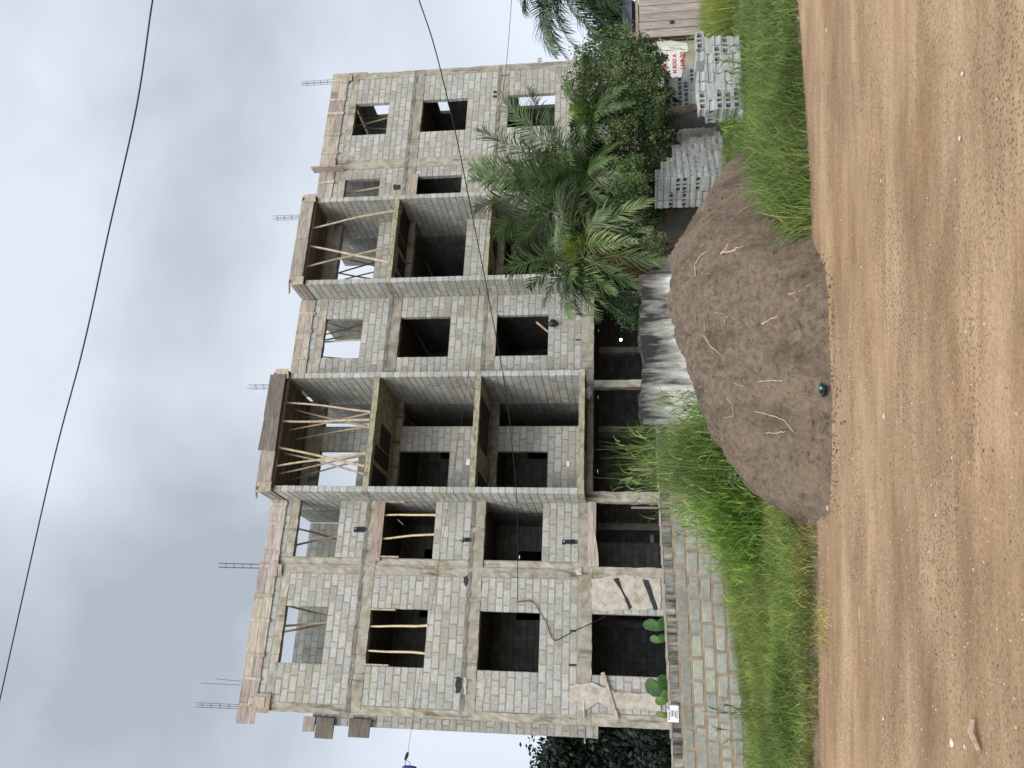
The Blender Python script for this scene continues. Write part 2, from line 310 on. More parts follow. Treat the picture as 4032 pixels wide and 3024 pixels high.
def make_road_mat():
    mt, t, b = newmat('laterite_road')
    tc = N(t, 'ShaderNodeTexCoord')
    def noise(sc, strch, det=8, ro=0.65, rot=0.0):
        mp = N(t, 'ShaderNodeMapping'); mp.inputs['Scale'].default_value = strch; mp.inputs['Rotation'].default_value = (0, 0, rot); t.links.new(tc.outputs['Object'], mp.inputs[0])
        n = N(t, 'ShaderNodeTexNoise'); n.inputs['Scale'].default_value = sc; n.inputs['Detail'].default_value = det; n.inputs['Roughness'].default_value = ro; t.links.new(mp.outputs[0], n.inputs['Vector']); return n
    def ramp(n, p0, p1, c0, c1):
        r = N(t, 'ShaderNodeValToRGB'); r.color_ramp.elements[0].position = p0; r.color_ramp.elements[1].position = p1
        r.color_ramp.elements[0].color = (*c0, 1); r.color_ramp.elements[1].color = (*c1, 1); t.links.new(n.outputs['Fac'], r.inputs[0]); return r
    def mul(a, bb, f=1.0, bt='MULTIPLY'):
        x = N(t, 'ShaderNodeMix', data_type='RGBA', blend_type=bt); x.inputs[0].default_value = f; t.links.new(a, x.inputs[6]); t.links.new(bb, x.inputs[7]); return x.outputs[2]
    base = ramp(noise(1.0, (0.45, 1.4, 1), rot=R(6)), 0.36, 0.64, (0.290, 0.186, 0.104), (0.460, 0.322, 0.198))
    fine = ramp(noise(2.6, (0.45, 2.6, 1), rot=R(-2)), 0.3, 0.7, (0.84, 0.82, 0.80), (1.12, 1.12, 1.11))
    grit = ramp(noise(38, (1, 1, 1), 4, 0.8), 0.3, 0.64, (0.72, 0.70, 0.69), (1.13, 1.12, 1.11))
    rut = ramp(noise(.55, (0.45, 2.0, 1), 7, .65, R(-16)), .35, .62, (.80, .775, .75), (1.08, 1.08, 1.07)); big = ramp(noise(.35, (.8, 1, 1), 5, .6), .35, .65, (.84, .84, .84), (1.08, 1.07, 1.05))
    c = mul(mul(mul(mul(base.outputs[0], fine.outputs[0]), grit.outputs[0]), rut.outputs[0]), big.outputs[0])
    # patches of dark fine gravel
    pat = ramp(noise(0.8, (0.6, 1.5, 1), 5, 0.6), 0.42, 0.62, (.22, .22, .22), (1, 1, 1))
    vo = N(t, 'ShaderNodeTexVoronoi'); vo.inputs['Scale'].default_value = 34; t.links.new(tc.outputs['Object'], vo.inputs['Vector'])
    rv = N(t, 'ShaderNodeValToRGB'); rv.color_ramp.elements[0].position = 0.22; rv.color_ramp.elements[1].position = 0.38; rv.color_ramp.elements[0].color = (1, 1, 1, 1); rv.color_ramp.elements[1].color = (0, 0, 0, 1); t.links.new(vo.outputs['Distance'], rv.inputs[0])
    mk = N(t, 'ShaderNodeMath', operation='MULTIPLY'); t.links.new(pat.outputs[0], mk.inputs[0]); t.links.new(rv.outputs[0], mk.inputs[1])
    mk2 = N(t, 'ShaderNodeMath', operation='MULTIPLY'); t.links.new(mk.outputs[0], mk2.inputs[0]); mk2.inputs[1].default_value = 0.85
    x = N(t, 'ShaderNodeMix', data_type='RGBA'); x.inputs[7].default_value = (0.095, 0.062, 0.048, 1); t.links.new(mk2.outputs[0], x.inputs[0]); t.links.new(c, x.inputs[6])
    t.links.new(x.outputs[2], b.inputs['Base Color']); b.inputs['Roughness'].default_value = 0.95; b.inputs['Specular IOR Level'].default_value = 0.2
    bn = noise(30, (1, 1, 1), 6, 0.75)
    bn2 = noise(1.6, (0.6, 1.7, 1), 6, 0.65)
    ad = N(t, 'ShaderNodeMath', operation='MULTIPLY_ADD'); ad.inputs[1].default_value = 0.8; t.links.new(bn2.outputs['Fac'], ad.inputs[0]); t.links.new(bn.outputs['Fac'], ad.inputs[2])
    bp = N(t, 'ShaderNodeBump'); bp.inputs['Strength'].default_value = 0.6; bp.inputs['Distance'].default_value = 0.014; t.links.new(ad.outputs[0], bp.inputs['Height']); t.links.new(bp.outputs[0], b.inputs['Normal'])
    return mt
M['road'] = make_road_mat()
xs = np.linspace(-14, 16, 300)
tag(sheet('road', xs, lambda X: -6.0, lambda X: edgeY(X) + 0.12 + 0.10 * mnoise.noise((X * 1.3, 0, 5)), 150, roadZ, 'road'), kind='structure')
def vergeZ(X, Y):
    e_ = edgeY(X) + 0.14 * mnoise.noise((X * 1.1, 3, 1)) + .05 * mnoise.noise((X * 5, 3, 1))
    t = min(1, max(0, (Y - e_ + 0.02) / 0.16)); t = t * t * (3 - 2 * t)
    return -0.05 + t * (0.13 + 0.05 * mnoise.noise((X * .8, Y * .8, 2))) - 0.038 * max(0, Y - 9.4) + 0.03 * mnoise.noise((X * 2, Y * 2, 0))
tag(sheet('verge', np.linspace(-14, 16, 240), lambda X: edgeY(X) - 0.35, lambda X: edgeY(X) + 2.2, 60, vergeZ, 'cutbank'), kind='structure')
tag(sheet('yard_ground', np.linspace(-30, 32, 40), lambda X: edgeY(X) + 2.15, lambda X: 60.0, 60, lambda X, Y: -0.038 * max(0, min(Y, 26) - 9.4) + 0.05, 'cutbank'), kind='structure')

# ------------------------------------------------------------------ the unfinished building
bld = empty('unfinished_building', BO, YAW)
tag(bld, 'unfinished four storey grey block building with empty window openings and timber formwork on top', 'building')
def shade(): 
    k = rnd.uniform(0.84, 1.12); t = rnd.uniform(-0.015, 0.03)
    if rnd.random() < 0.1: k *= 0.86
    return (k * (1 + t * 1.2), k, k * (1 - t))
def block(mb, a0, a1, z0, z1, d0, d1, axis='s', both=False, e1=0.004, j=0.008, cc=None, ea=0, eb=0, gs=1.0):
    """one laid block; a = along the wall, d = across it, chamfered on the face d0 (and d1 when both)"""
    c = cc or shade(); g = rnd.uniform(0.008, 0.015) * gs; ch = 0.016; out = rnd.uniform(0.001, e1 + 0.004)
    def P(a, d, z): return (a, d, z) if axis == 's' else (d, a, z)
    J = lambda: rnd.uniform(-j, j)
    A0, A1, Z0, Z1 = (a0 - .009 if ea else a0 + g), (a1 + .009 if eb else a1 - g), z0 + g, z1 - g
    if ea or eb: j = min(j, .004)
    rings = []
    q = [(A0 + J(), Z0 + J()), (A1 + J(), Z0 + J()), (A1 + J(), Z1 + J()), (A0 + J(), Z1 + J())]
    ca, cz = (A0 + A1) / 2, (Z0 + Z1) / 2
    def inset(q, k): return [(x - math.copysign(k, x - ca), z - math.copysign(k, z - cz)) for x, z in q]
    seq = [(d0 - out, inset(q, ch)), (d0 + 0.008, q)]
    if both: seq += [(d1 - 0.008, q), (d1 + out, inset(q, ch))]
    else: seq += [(d1, q)]
    i = len(mb.v)
    for d, qq in seq:
        for x, z in qq: mb.v.append(P(x, d, z)); mb.c.append(c)
    fl = axis != 's'
    def F(*t): mb.f.append(tuple(i + k for k in (t if not fl else t[::-1]))); mb.m.append(0)
    F(0, 1, 2, 3)
    for r in range(len(seq) - 1):
        for k in range(4):
            k2 = (k + 1) % 4; F(4 * r + k, 4 * r + 4 + k, 4 * r + 4 + k2, 4 * r + k2)
    n = 4 * (len(seq) - 1); F(n + 3, n + 2, n + 1, n)
def grid_solid(mb, as_, zs, hole, d0, d1, axis, mi):
    def P(a, d, z): return (a, d, z) if axis == 's' else (d, a, z)
    nA, nZ = len(as_) - 1, len(zs) - 1
    sol = [[not hole((as_[i] + as_[i + 1]) / 2, (zs[k] + zs[k + 1]) / 2) for k in range(nZ)] for i in range(nA)]
    ok = lambda i, k: 0 <= i < nA and 0 <= k < nZ and sol[i][k]
    for i in range(nA):
        for k in range(nZ):
            if not sol[i][k]: continue
            a0, a1, z0, z1 = as_[i], as_[i + 1], zs[k], zs[k + 1]
            mb.face([P(a0, d0, z0), P(a1, d0, z0), P(a1, d0, z1), P(a0, d0, z1)], m=mi)
            mb.face([P(a1, d1, z0), P(a0, d1, z0), P(a0, d1, z1), P(a1, d1, z1)], m=mi)
            if not ok(i - 1, k): mb.face([P(a0, d1, z0), P(a0, d0, z0), P(a0, d0, z1), P(a0, d1, z1)], m=mi)
            if not ok(i + 1, k): mb.face([P(a1, d0, z0), P(a1, d1, z0), P(a1, d1, z1), P(a1, d0, z1)], m=mi)
            if not ok(i, k - 1): mb.face([P(a0, d1, z0), P(a1, d1, z0), P(a1, d0, z0), P(a0, d0, z0)], m=mi)
            if not ok(i, k + 1): mb.face([P(a0, d0, z1), P(a1, d0, z1), P(a1, d1, z1), P(a0, d1, z1)], m=mi)
def masonry(name, a0, a1, z0, z1, holes, d0, d1, axis='s', both=False, parent=bld, L_=0.415, H_=0.213, label=None):
    """holes: (a0,a1,z0,z1). Course breaks are fitted so that sills and lintels fall on courses."""
    mb = MB(); eps = 0.006
    zb = sorted({z0, z1} | {min(max(h[2], z0), z1) for h in holes} | {min(max(h[3], z0), z1) for h in holes})
    rows = []
    for p, q in zip(zb[:-1], zb[1:]):
        if q - p < 0.03: rows.append((p, q)); continue
        n = max(1, round((q - p) / H_))
        br_ = [p] + [lerp(p, q, i / n) + rnd.uniform(-.012, .012) for i in range(1, n)] + [q]; rows += list(zip(br_[:-1], br_[1:]))
    for ri, (p, q) in enumerate(rows):
        zc = (p + q) / 2; cuts = [(a0, a1)]
        for h in holes:
            if h[2] < zc < h[3]:
                nc = []
                for u, v in cuts:
                    if h[0] > u: nc.append((u, min(v, h[0])))
                    if h[1] < v: nc.append((max(u, h[1]), v))
                    if h[1] <= u or h[0] >= v: nc.append((u, v)) if (h[1] <= u or h[0] >= v) and (u, v) not in nc else None
                cuts = nc
        for u, v in cuts:
            if v - u < 0.04: continue
            off = (ri % 2) * L_ / 2 + rnd.uniform(-0.05, 0.05)
            k = math.floor((u - a0 - off) / L_); xs_ = [u]
            x_ = a0 + off + k * L_
            while x_ < v:
                if x_ > u + 0.09 and x_ < v - 0.09: xs_.append(x_ + rnd.uniform(-0.02, 0.02))
                x_ += L_ * rnd.uniform(.93, 1.05)
            xs_.append(v)
            for x0_, x1_ in zip(xs_[:-1], xs_[1:]):
                ea, eb = x0_ == u and (u != a0 or axis == 'd'), x1_ == v and (v != a1)
                if rnd.random() < 0.035 and x1_ - x0_ > .3:
                    xm = (x0_ + x1_) / 2; block(mb, x0_, xm, p, q, d0, d1, axis, both, ea=ea); block(mb, xm, x1_, p, q, d0, d1, axis, both, eb=eb)
                else: block(mb, x0_, x1_, p, q, d0, d1, axis, both, ea=ea, eb=eb)
    A = sorted({a0, a1} | {h[0] for h in holes if a0 < h[0] < a1} | {h[1] for h in holes if a0 < h[1] < a1})
    Z = sorted({z0, z1} | {h[2] for h in holes if z0 < h[2] < z1} | {h[3] for h in holes if z0 < h[3] < z1})
    A2 = list(A); Z2 = list(Z)
    grid_solid(mb, A2, Z2, lambda a, z: any(h[0] < a < h[1] and h[2] < z < h[3] for h in holes), d0 + eps * .5, d1 - eps * .5, axis, 1)
    o = mb.build(name, ['block', 'mortar'], parent)
    if label: o['label'] = label
    return o
def rough_bar(name, s0, s1, d0, d1, z0, z1, mat='concrete', along=0, j=0.012, step=0.16, parent=bld, label=None, tint=1.0):
    """concrete beam or column cast rough: subdivided along its length with uneven faces"""
    mb = MB(); lo = [s0, d0, z0]; hi = [s1, d1, z1]; n = max(2, int((hi[along] - lo[along]) / step))
    o2 = [a for a in range(3) if a != along]
    base = 0
    nw = 3
    ring_n = None
    for i in range(n + 1):
        t = lerp(lo[along], hi[along], i / n); p = o2[0]; q = o2[1]; ring = []
        for k in range(nw): ring.append((lerp(lo[p], hi[p], k / nw), lo[q]))
        for k in range(nw): ring.append((hi[p], lerp(lo[q], hi[q], k / nw)))
        for k in range(nw): ring.append((lerp(hi[p], lo[p], k / nw), hi[q]))
        for k in range(nw): ring.append((lo[p], lerp(hi[q], lo[q], k / nw)))
        ring_n = len(ring)
        for a, b in ring:
            P = [0, 0, 0]; P[along] = t; P[p] = a + rnd.uniform(-j, j); P[q] = b + rnd.uniform(-j, j)
            mb.v.append(tuple(P)); k = tint * rnd.uniform(0.9, 1.08); mb.c.append((k, k, k))
    for i in range(n):
        for k in range(ring_n):
            k2 = (k + 1) % ring_n; a, b, c, d = i * ring_n + k, i * ring_n + k2, (i + 1) * ring_n + k2, (i + 1) * ring_n + k
            mb.f.append((a, b, c, d) if along != 1 else (d, c, b, a)); mb.m.append(0)
    mb.f.append(tuple(reversed(range(ring_n)))); mb.m.append(0); mb.f.append(tuple(n * ring_n + k for k in range(ring_n))); mb.m.append(0)
    o = mb.build(name, mat, parent)
    if label: o['label'] = label
    return o

ZG, TH = -0.6, 0.15
B1, B2 = (3.0, 3.37), (6.03, 6.42)
B3 = (9.10, 9.50)
LINT = (11.57, 11.80); TOPC = 12.03; FT = 12.50
bays = {'A': (0.22, 3.68, [(1.23, 2.77)]), 'B': (4.13, 5.80, [(4.14, 5.79)]), 'C': (9.43, 12.45, [(10.34, 11.74)]), 'D': (15.65, 17.48, [(16.2, 17.08)]), 'E': (17.84, 21.44, [(18.94, 20.34)])}
floors = [(B1[1], 4.39, B2[0]), (B2[1], 7.48, B3[0]), (B3[1], 10.33, LINT[0])]
bay_word = {'A': 'widest end', 'B': 'narrow', 'C': 'middle', 'D': 'narrow far', 'E': 'far end'}
for bn, (a, b, wins) in bays.items():
    for fi, (z0, sl, lt) in enumerate(floors):
        hs = [(u, v, sl, lt + 0.001) for u, v in wins]
        if bn == 'A' and fi == 1: hs = hs
        masonry('masonry_wall', a, b, z0, lt, hs, 0.0, TH)
    # lintel, top course, beams
    rough_bar('lintel_beam', a, b, -0.008, TH + 0.02, LINT[0], LINT[1], tint=1.12)
    masonry('parapet_course', a, b, LINT[1], TOPC, [], 0.0, TH)
rough_bar('ring_beam', 0.0, 5.8, -0.012, 0.22, B2[0], B2[1], label='stained first floor ring beam over the widest bays')
rough_bar('ring_beam', 0.0, 5.8, -0.012, 0.22, B3[0], B3[1])
rough_bar('ring_beam', 0.0, 21.7, -0.012, 0.22, B1[0], B1[1])
for a, b in ((9.43, 12.45), (15.65, 21.7)):
    rough_bar('ring_beam', a, b, -0.012, 0.22, B2[0], B2[1]); rough_bar('ring_beam', a, b, -0.012, 0.22, B3[0], B3[1], tint=0.85)
# rough slab edge showing above the beams
for z in (B2[1], B3[1]):
    for a, b in ((0.02, 5.8), (9.43, 12.45), (15.65, 21.68)):
        rough_bar('slab_edge', a, b, -0.022, 0.05, z - 0.10, z + 0.02, 'concrete', j=0.011, step=0.13, tint=0.62)
# columns
for a, b in ((0.0, 0.22), (3.68, 3.93), (21.44, 21.7), (17.48, 17.84)):
    for z0, z1 in ((B1[1], B2[0]), (B2[1], B3[0]), (B3[1], TOPC)):
        rough_bar('concrete_column', a, b, -0.01, 0.24, z0, z1, along=2, tint=rnd.uniform(0.95, 1.15))
for z0, z1 in ((B1[1], B2[0]), (B2[1], B3[0]), (B3[1], TOPC)):
    rough_bar('concrete_column', 3.93, 4.13, 0.03, 0.2, z0, z1, along=2, tint=1.15)
for a, b in ((0.0, 0.3), (3.68, 4.02), (5.83, 6.12), (9.3, 9.52), (12.4, 12.65), (15.6, 15.85), (17.5, 17.8), (21.4, 21.7)):
    rough_bar('concrete_column', a, b, 0.0, 0.28, ZG, B1[0], along=2, tint=1.1)
for a in (2.9, 6.0, 9.4, 12.4, 16, 20): rough_bar('inner_column', a, a + .22, 4.5, 4.72, ZG, B1[0], along=2, tint=0.9)
# ground floor infill
masonry('masonry_wall', 0.3, 1.23, ZG, B1[0], [], 0.01, TH)
masonry('masonry_wall', 2.77, 3.68, ZG, B1[0], [], 0.01, TH)
masonry('masonry_wall', 1.23, 2.77, ZG, 0.55, [], 0.01, TH)
masonry('masonry_wall', 17.8, 21.4, ZG, B1[0], [(18.95, 20.35, 0.9, 3.0)], 0.01, TH)
# balcony side walls (fins)
PD = -1.0
for (a, b) in ((5.80, 5.96), (9.27, 9.43), (12.45, 12.60), (15.50, 15.65)):
    for z0, z1, dd in ((3.36, 6.20, 0), (6.36, 9.24, 0), (9.40, TOPC - .02, 0)):
        masonry('balcony_side_wall', PD, 1.3, z0, z1, [], a, b, axis='d', both=True)
    for z in (6.20, 9.24): rough_bar('side_wall_band', a - 0.004, b + 0.004, PD - 0.006, 1.3, z, z + 0.16, 'concrete', along=1)
    rough_bar('side_wall_band', a - 0.01, b + 0.01, PD - 0.01, 0.0, 3.19, 3.36, 'concrete', along=1)
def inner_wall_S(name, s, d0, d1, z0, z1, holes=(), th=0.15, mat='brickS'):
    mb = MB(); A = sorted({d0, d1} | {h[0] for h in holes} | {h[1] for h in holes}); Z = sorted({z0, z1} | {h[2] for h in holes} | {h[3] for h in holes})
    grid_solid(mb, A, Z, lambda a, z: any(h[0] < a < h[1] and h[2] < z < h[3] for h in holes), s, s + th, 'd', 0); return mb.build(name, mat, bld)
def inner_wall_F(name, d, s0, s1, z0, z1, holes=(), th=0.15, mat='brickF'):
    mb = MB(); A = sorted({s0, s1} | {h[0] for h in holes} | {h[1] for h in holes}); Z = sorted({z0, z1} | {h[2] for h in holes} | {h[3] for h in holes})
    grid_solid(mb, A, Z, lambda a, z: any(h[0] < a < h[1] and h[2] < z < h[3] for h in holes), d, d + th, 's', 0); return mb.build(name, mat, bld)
# balcony slabs
for a, b in ((5.96, 9.27), (12.60, 15.50)):
    for z in (3.20, 6.20, 9.24):
        rough_bar('balcony_slab', a, b, PD + 0.0, 1.25, z, z + 0.16, 'slab', along=0, j=0.008, step=0.12)
        # stained soffit boards left on the underside
        mb = MB()
        k = a + 0.05
        while k < b - 0.2:
            wd = rnd.uniform(0.35, 0.8); k2 = min(k + wd, b - .05)
            if rnd.random() < 0.72: mb.box(k, k2, -0.6 + rnd.uniform(-.25, .25), 0.7 + rnd.uniform(-.1, .1), z - 0.022, z - 0.004, j=0.004)
            k = k2 + rnd.uniform(0.0, 0.25)
        build_each(mb, 'soffit_lining', 'wetply', bld)
# balcony back walls at d = 1.0
masonry('balcony_back_wall', 5.96, 8.42, 9.40, 11.57, [(5.96, 7.62, 10.30, 11.6)], 1.0, 1.15)
masonry('balcony_back_wall', 5.96, 8.42, 6.36, 9.02, [(5.96, 7.62, 7.42, 9.03)], 1.0, 1.15)
masonry('balcony_back_wall', 5.96, 8.42, 3.36, 5.95, [(5.96, 7.62, 4.40, 5.96)], 1.0, 1.15)
masonry('balcony_back_wall', 12.6, 15.5, 9.40, 10.28, [], 0.3, .45)
masonry('balcony_back_wall', 12.6, 15.5, 6.36, 7.25, [], 0.3, .45)
masonry('balcony_back_wall', 12.6, 15.5, 3.36, 4.3, [], 0.3, .45)
for z, zt in ((5.95, 6.19), (9.02, 9.23), (11.57, 11.85)):
    rough_bar('balcony_beam', 5.96, 9.27, 0.98, 1.2, z, zt, tint=0.9)
    rough_bar('balcony_beam', 12.6, 15.5, 0.28, .5, z, zt, tint=0.9)
masonry('balcony_back_wall', 5.96, 9.27, 11.85, 12.119, [], 1.0, 1.15)
masonry('balcony_back_wall', 12.6, 15.5, 11.85, 12.119, [], .3, .45)
# inner partitions, slabs, back and side walls
cross = [3.85, 5.81, 9.27, 12.46, 15.51, 17.55]
for zi, (z0, z1) in enumerate(((ZG, 3.2), (3.36, 6.2), (6.4, 9.3), (9.48, 12.4))):
    for s in cross:
        if zi == 0 and s < 17: 
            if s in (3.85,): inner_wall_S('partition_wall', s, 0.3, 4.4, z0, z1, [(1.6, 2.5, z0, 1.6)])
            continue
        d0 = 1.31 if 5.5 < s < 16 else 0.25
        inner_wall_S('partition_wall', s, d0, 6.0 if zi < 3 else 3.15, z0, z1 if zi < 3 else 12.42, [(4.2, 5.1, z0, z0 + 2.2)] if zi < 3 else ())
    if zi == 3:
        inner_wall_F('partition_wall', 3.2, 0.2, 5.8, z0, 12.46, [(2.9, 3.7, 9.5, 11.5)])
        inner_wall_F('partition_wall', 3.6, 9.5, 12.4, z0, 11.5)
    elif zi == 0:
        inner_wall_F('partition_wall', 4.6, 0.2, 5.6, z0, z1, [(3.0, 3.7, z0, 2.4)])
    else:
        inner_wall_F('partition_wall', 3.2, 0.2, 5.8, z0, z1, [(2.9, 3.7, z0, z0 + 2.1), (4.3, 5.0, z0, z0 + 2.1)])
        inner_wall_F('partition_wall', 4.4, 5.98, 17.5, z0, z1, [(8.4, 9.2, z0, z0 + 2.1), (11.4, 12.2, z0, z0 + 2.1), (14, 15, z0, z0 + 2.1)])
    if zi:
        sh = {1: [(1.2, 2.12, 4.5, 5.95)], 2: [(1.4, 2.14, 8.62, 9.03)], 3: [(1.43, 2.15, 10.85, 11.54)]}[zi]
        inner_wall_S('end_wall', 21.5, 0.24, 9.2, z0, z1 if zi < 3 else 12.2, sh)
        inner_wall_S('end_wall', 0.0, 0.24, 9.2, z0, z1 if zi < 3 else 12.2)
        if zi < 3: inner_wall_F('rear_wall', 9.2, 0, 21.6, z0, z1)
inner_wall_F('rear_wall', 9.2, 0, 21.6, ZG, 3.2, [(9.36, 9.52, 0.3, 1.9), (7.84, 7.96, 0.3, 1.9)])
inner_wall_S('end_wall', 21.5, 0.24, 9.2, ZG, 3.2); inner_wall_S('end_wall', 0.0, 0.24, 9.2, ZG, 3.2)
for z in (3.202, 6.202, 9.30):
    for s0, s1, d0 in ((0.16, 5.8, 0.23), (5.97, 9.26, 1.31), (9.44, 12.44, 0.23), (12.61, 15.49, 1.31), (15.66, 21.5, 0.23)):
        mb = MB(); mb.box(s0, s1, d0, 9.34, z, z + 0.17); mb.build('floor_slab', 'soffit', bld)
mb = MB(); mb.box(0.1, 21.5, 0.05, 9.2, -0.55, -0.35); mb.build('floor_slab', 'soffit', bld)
# wall of the side wing seen past the near corner
masonry('side_wing_wall', -0.33, 0.0, 3.02, 11.2, [], 2.2, 2.35)
rough_bar('side_wing_floor', -0.34, 0, 2.18, 2.5, 2.9, 3.02)
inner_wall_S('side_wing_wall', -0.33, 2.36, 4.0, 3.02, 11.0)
mb = MB()
for (x0, y0, x1, y1, wd, c) in ((1195, 2835, 1240, 2835, .34, .9), (1242, 2860, 1310, 2880, .62, .45), (1370, 2885, 1455, 2880, .22, .45)):
    a = fac(x0, y0, 2.05); b = fac(x1, y1, 2.05)
    mb.box(min(a[0], -0.35) - wd / 2, -0.12, 2.05, 2.09, b[2], a[2], c=(c, c * .95, c * .9), j=0.015)
build_each(mb, 'loose_board', 'wood', bld)

# formwork fascia boards round the top
def fascia(s0, s1, d, z0, z1, sgn=1, jag=0.02, name='formwork_board', rows=2):
    mb = MB(); H = z1 - z0
    for r in range(rows):
        x_ = s0
        while x_ < s1 - 0.05:
            L_ = rnd.uniform(0.9, 2.4); x2 = min(x_ + L_, s1)
            if s1 - x2 < .4: x2 = s1
            k = rnd.uniform(0.75, 1.12); zz0 = z0 + H * r / rows + (rnd.uniform(-jag, jag) if r == 0 else 0.004)
            mb.box(x_, x2 - 0.006, d - 0.028 - rnd.uniform(0, .006), d, zz0, z0 + H * (r + 1) / rows - 0.004 + (rnd.uniform(-.006, .012) if r == rows - 1 else 0), c=(k, k * rnd.uniform(.93, 1.0), k * rnd.uniform(.86, .98)), j=0.003)
            x_ = x2
    x_ = s0 + rnd.uniform(.2, .5)
    while x_ < s1 - 0.1:      # vertical cleats
        k = rnd.uniform(0.85, 1.25); ex = rnd.uniform(0.0, 0.05); sl = rnd.uniform(-.03, .03)
        mb.hexa([(x_, d - .055, z0 - ex), (x_ + .09, d - .055, z0 - ex), (x_ + .09, d - .03, z0 - ex), (x_, d - .03, z0 - ex),
                 (x_ + sl, d - .055, z1 - .01), (x_ + .09 + sl, d - .055, z1 - .01), (x_ + .09 + sl, d - .03, z1 - .01), (x_ + sl, d - .03, z1 - .01)], c=(k, k * .95, k * .88))
        x_ += rnd.uniform(0.55, 0.95)
    return mb.build(name, 'wood', bld)
fascia(-0.35, 3.95, -0.01, 11.99, 12.52)
fascia(3.95, 5.78, -0.012, 11.99, 12.46)
fascia(9.45, 12.4, -0.01, 11.99, 12.5)
fascia(15.68, 17.7, -0.01, 11.99, 12.52)
fascia(17.7, 21.75, -0.012, 11.99, 12.58)
mb = MB()
for _ in range(9):
    s = rnd.choice([0.0, 0.1, 3.7, 3.85, 3.6, 17.5, 17.65, 21.3, 21.45]) + rnd.uniform(-.1, .1); z = 12.05 + rnd.uniform(-.28, .1); k = rnd.uniform(.8, 1.3); wd = rnd.uniform(.18, .42)
    mb.box(s, s + wd, -0.085, -0.06, z, z + rnd.uniform(.1, .3), c=(k * .9, k * .84, k * .77), j=.02)
mb.box(-0.05, .42, -.075, -.058, 11.62, 12.1, c=(.95, .86, .76), j=.015)
mb.box(17.42, 17.47, -.32, .0, 11.65, 12.75, c=(.9, .85, .8), j=.01)
build_each(mb, 'formwork_board', 'wood', bld)
mb = MB(); mb.box(21.72, 21.75, 0, 9, 11.95, 12.5, c=(.9, .85, .8)); mb.box(21.70, 21.78, 0, .05, 11.3, 12.6, c=(.9, .85, .8)); mb.box(21.71, 21.90, -.04, -.01, 4.9, 5.05); build_each(mb, 'formwork_board', 'wood', bld)
# formwork decks over the two top balconies
for a, b in ((5.80, 9.43), (12.45, 15.65)):
    mb = MB(); x_ = -1.08
    while x_ < 1.0:
        wd = rnd.uniform(.17, .24); k = rnd.uniform(.28, .5)
        mb.box(a + .16, b - .16, x_, x_ + wd - .006, 12.12, 12.145, c=(k, k, k), j=.003); x_ += wd
    mb.box(a + .16, b - .16, -0.98, -0.91, 12.05, 12.119, c=(.8, .72, .6)); mb.box(a + .16, b - .16, 0.0, 0.06, 12.05, 12.119, c=(.5, .45, .4))
    mb.build('deck_formwork', 'wood', bld)
    mb = MB(); x_ = a
    sag = (a < 6)
    xs_ = [a + .05, a + 1.15, b - 1.45, b - 0.1] if sag else [a - .02, a + 1.6, b]
    for i in range(len(xs_) - 1):
        k = rnd.uniform(.3, .45) if (sag and i) else rnd.uniform(.7, .9)
        o = .0 if not sag or not i else (-.04 - .02 * i)
        mb.box(xs_[i], xs_[i + 1] - .01, -1.12 + o, -1.09 + o, 12.08, 12.5 + (.07 if sag and i else 0), c=(k, k * .97, k * .93), j=.012)
    for s_ in (a, b - .15):
        for q in range(3):
            k = rnd.uniform(.6, 1.0); zz = 12.02 + q * .15
            mb.box(s_ - .03, s_ - .002, -1.1, .0, zz, zz + .13, c=(k, k * .95, k * .9), j=.01); mb.box(s_ + .152, s_ + .178, -1.1, 1.0, zz, zz + .13, c=(k * .6, k * .57, k * .54), j=.01)
        k = 1.0; mb.box(s_ - .06, s_ + .22, -1.15, -1.13, 12.03, 12.44, c=(k, k * .94, k * .86), j=.02)
        mb.obox((s_ + .05, -1.2, 12.45), (s_ - .12, -.7, 12.62), .1, .03, c=(.9, .85, .8))
    build_each(mb, 'formwork_board', 'wood', bld)
# deck over the far bays
mb = MB()
for i in range(14): k = rnd.uniform(.25, .45); mb.box(17.9 + i * .255, 18.145 + i * .255, .25, 4.5, 12.2, 12.225, c=(k, k, k))
mb.build('deck_formwork', 'wood', bld)
# sagging board over ground floor opening, boards at first-floor windows
mb = MB()
for i in range(12):
    s0 = 4.02 + i * .15; zb = 2.88 - .0 - .12 * max(0, (5.0 - s0)) * 0 + (.16 if s0 > 5.2 else 0) * 0 + .1 * math.sin((s0 - 4) * 1.9)
    mb.hexa([(s0, -.035, 2.86 - .0 + .10 * math.cos((s0 - 4.0) * 1.75) * -1 + .06), (s0 + .15, -.035, 2.86 + .10 * math.cos((s0 + .15 - 4.0) * 1.75) * -1 + .06), (s0 + .15, -.012, 2.9), (s0, -.012, 2.9), (s0, -.035, 3.12), (s0 + .15, -.035, 3.12), (s0 + .15, -.013, 3.12), (s0, -.013, 3.12)], c=(1.05, 1, .95))
mb.build('sagging_formwork_board', 'wood', bld)
mb = MB(); mb.box(4.05, 5.8, -.04, -.013, 8.98, 9.28, c=(.85, .75, .68), j=.01); mb.box(15.9, 17.15, -.04, -.013, 9.0, 9.3, c=(.9, .85, .78), j=.01)
mb.box(10.3, 11.78, -.035, -.013, 6.0, 6.07, c=(.9, .85, .8)); build_each(mb, 'formwork_board', 'wood', bld)
for a, b, z in ((4.15, 5.8, 7.5), (1.24, 2.76, 7.5)):
    mb = MB(); mb.box(b - .05, b - .01, -.02, .12, z + .9, z + 1.6, c=(1.1, 1.05, .9)); mb.box(a + .01, a + .05, -.02, .12, z + .95, z + 1.6, c=(1.1, 1.05, .9)); build_each(mb, 'window_batten', 'wood', bld)
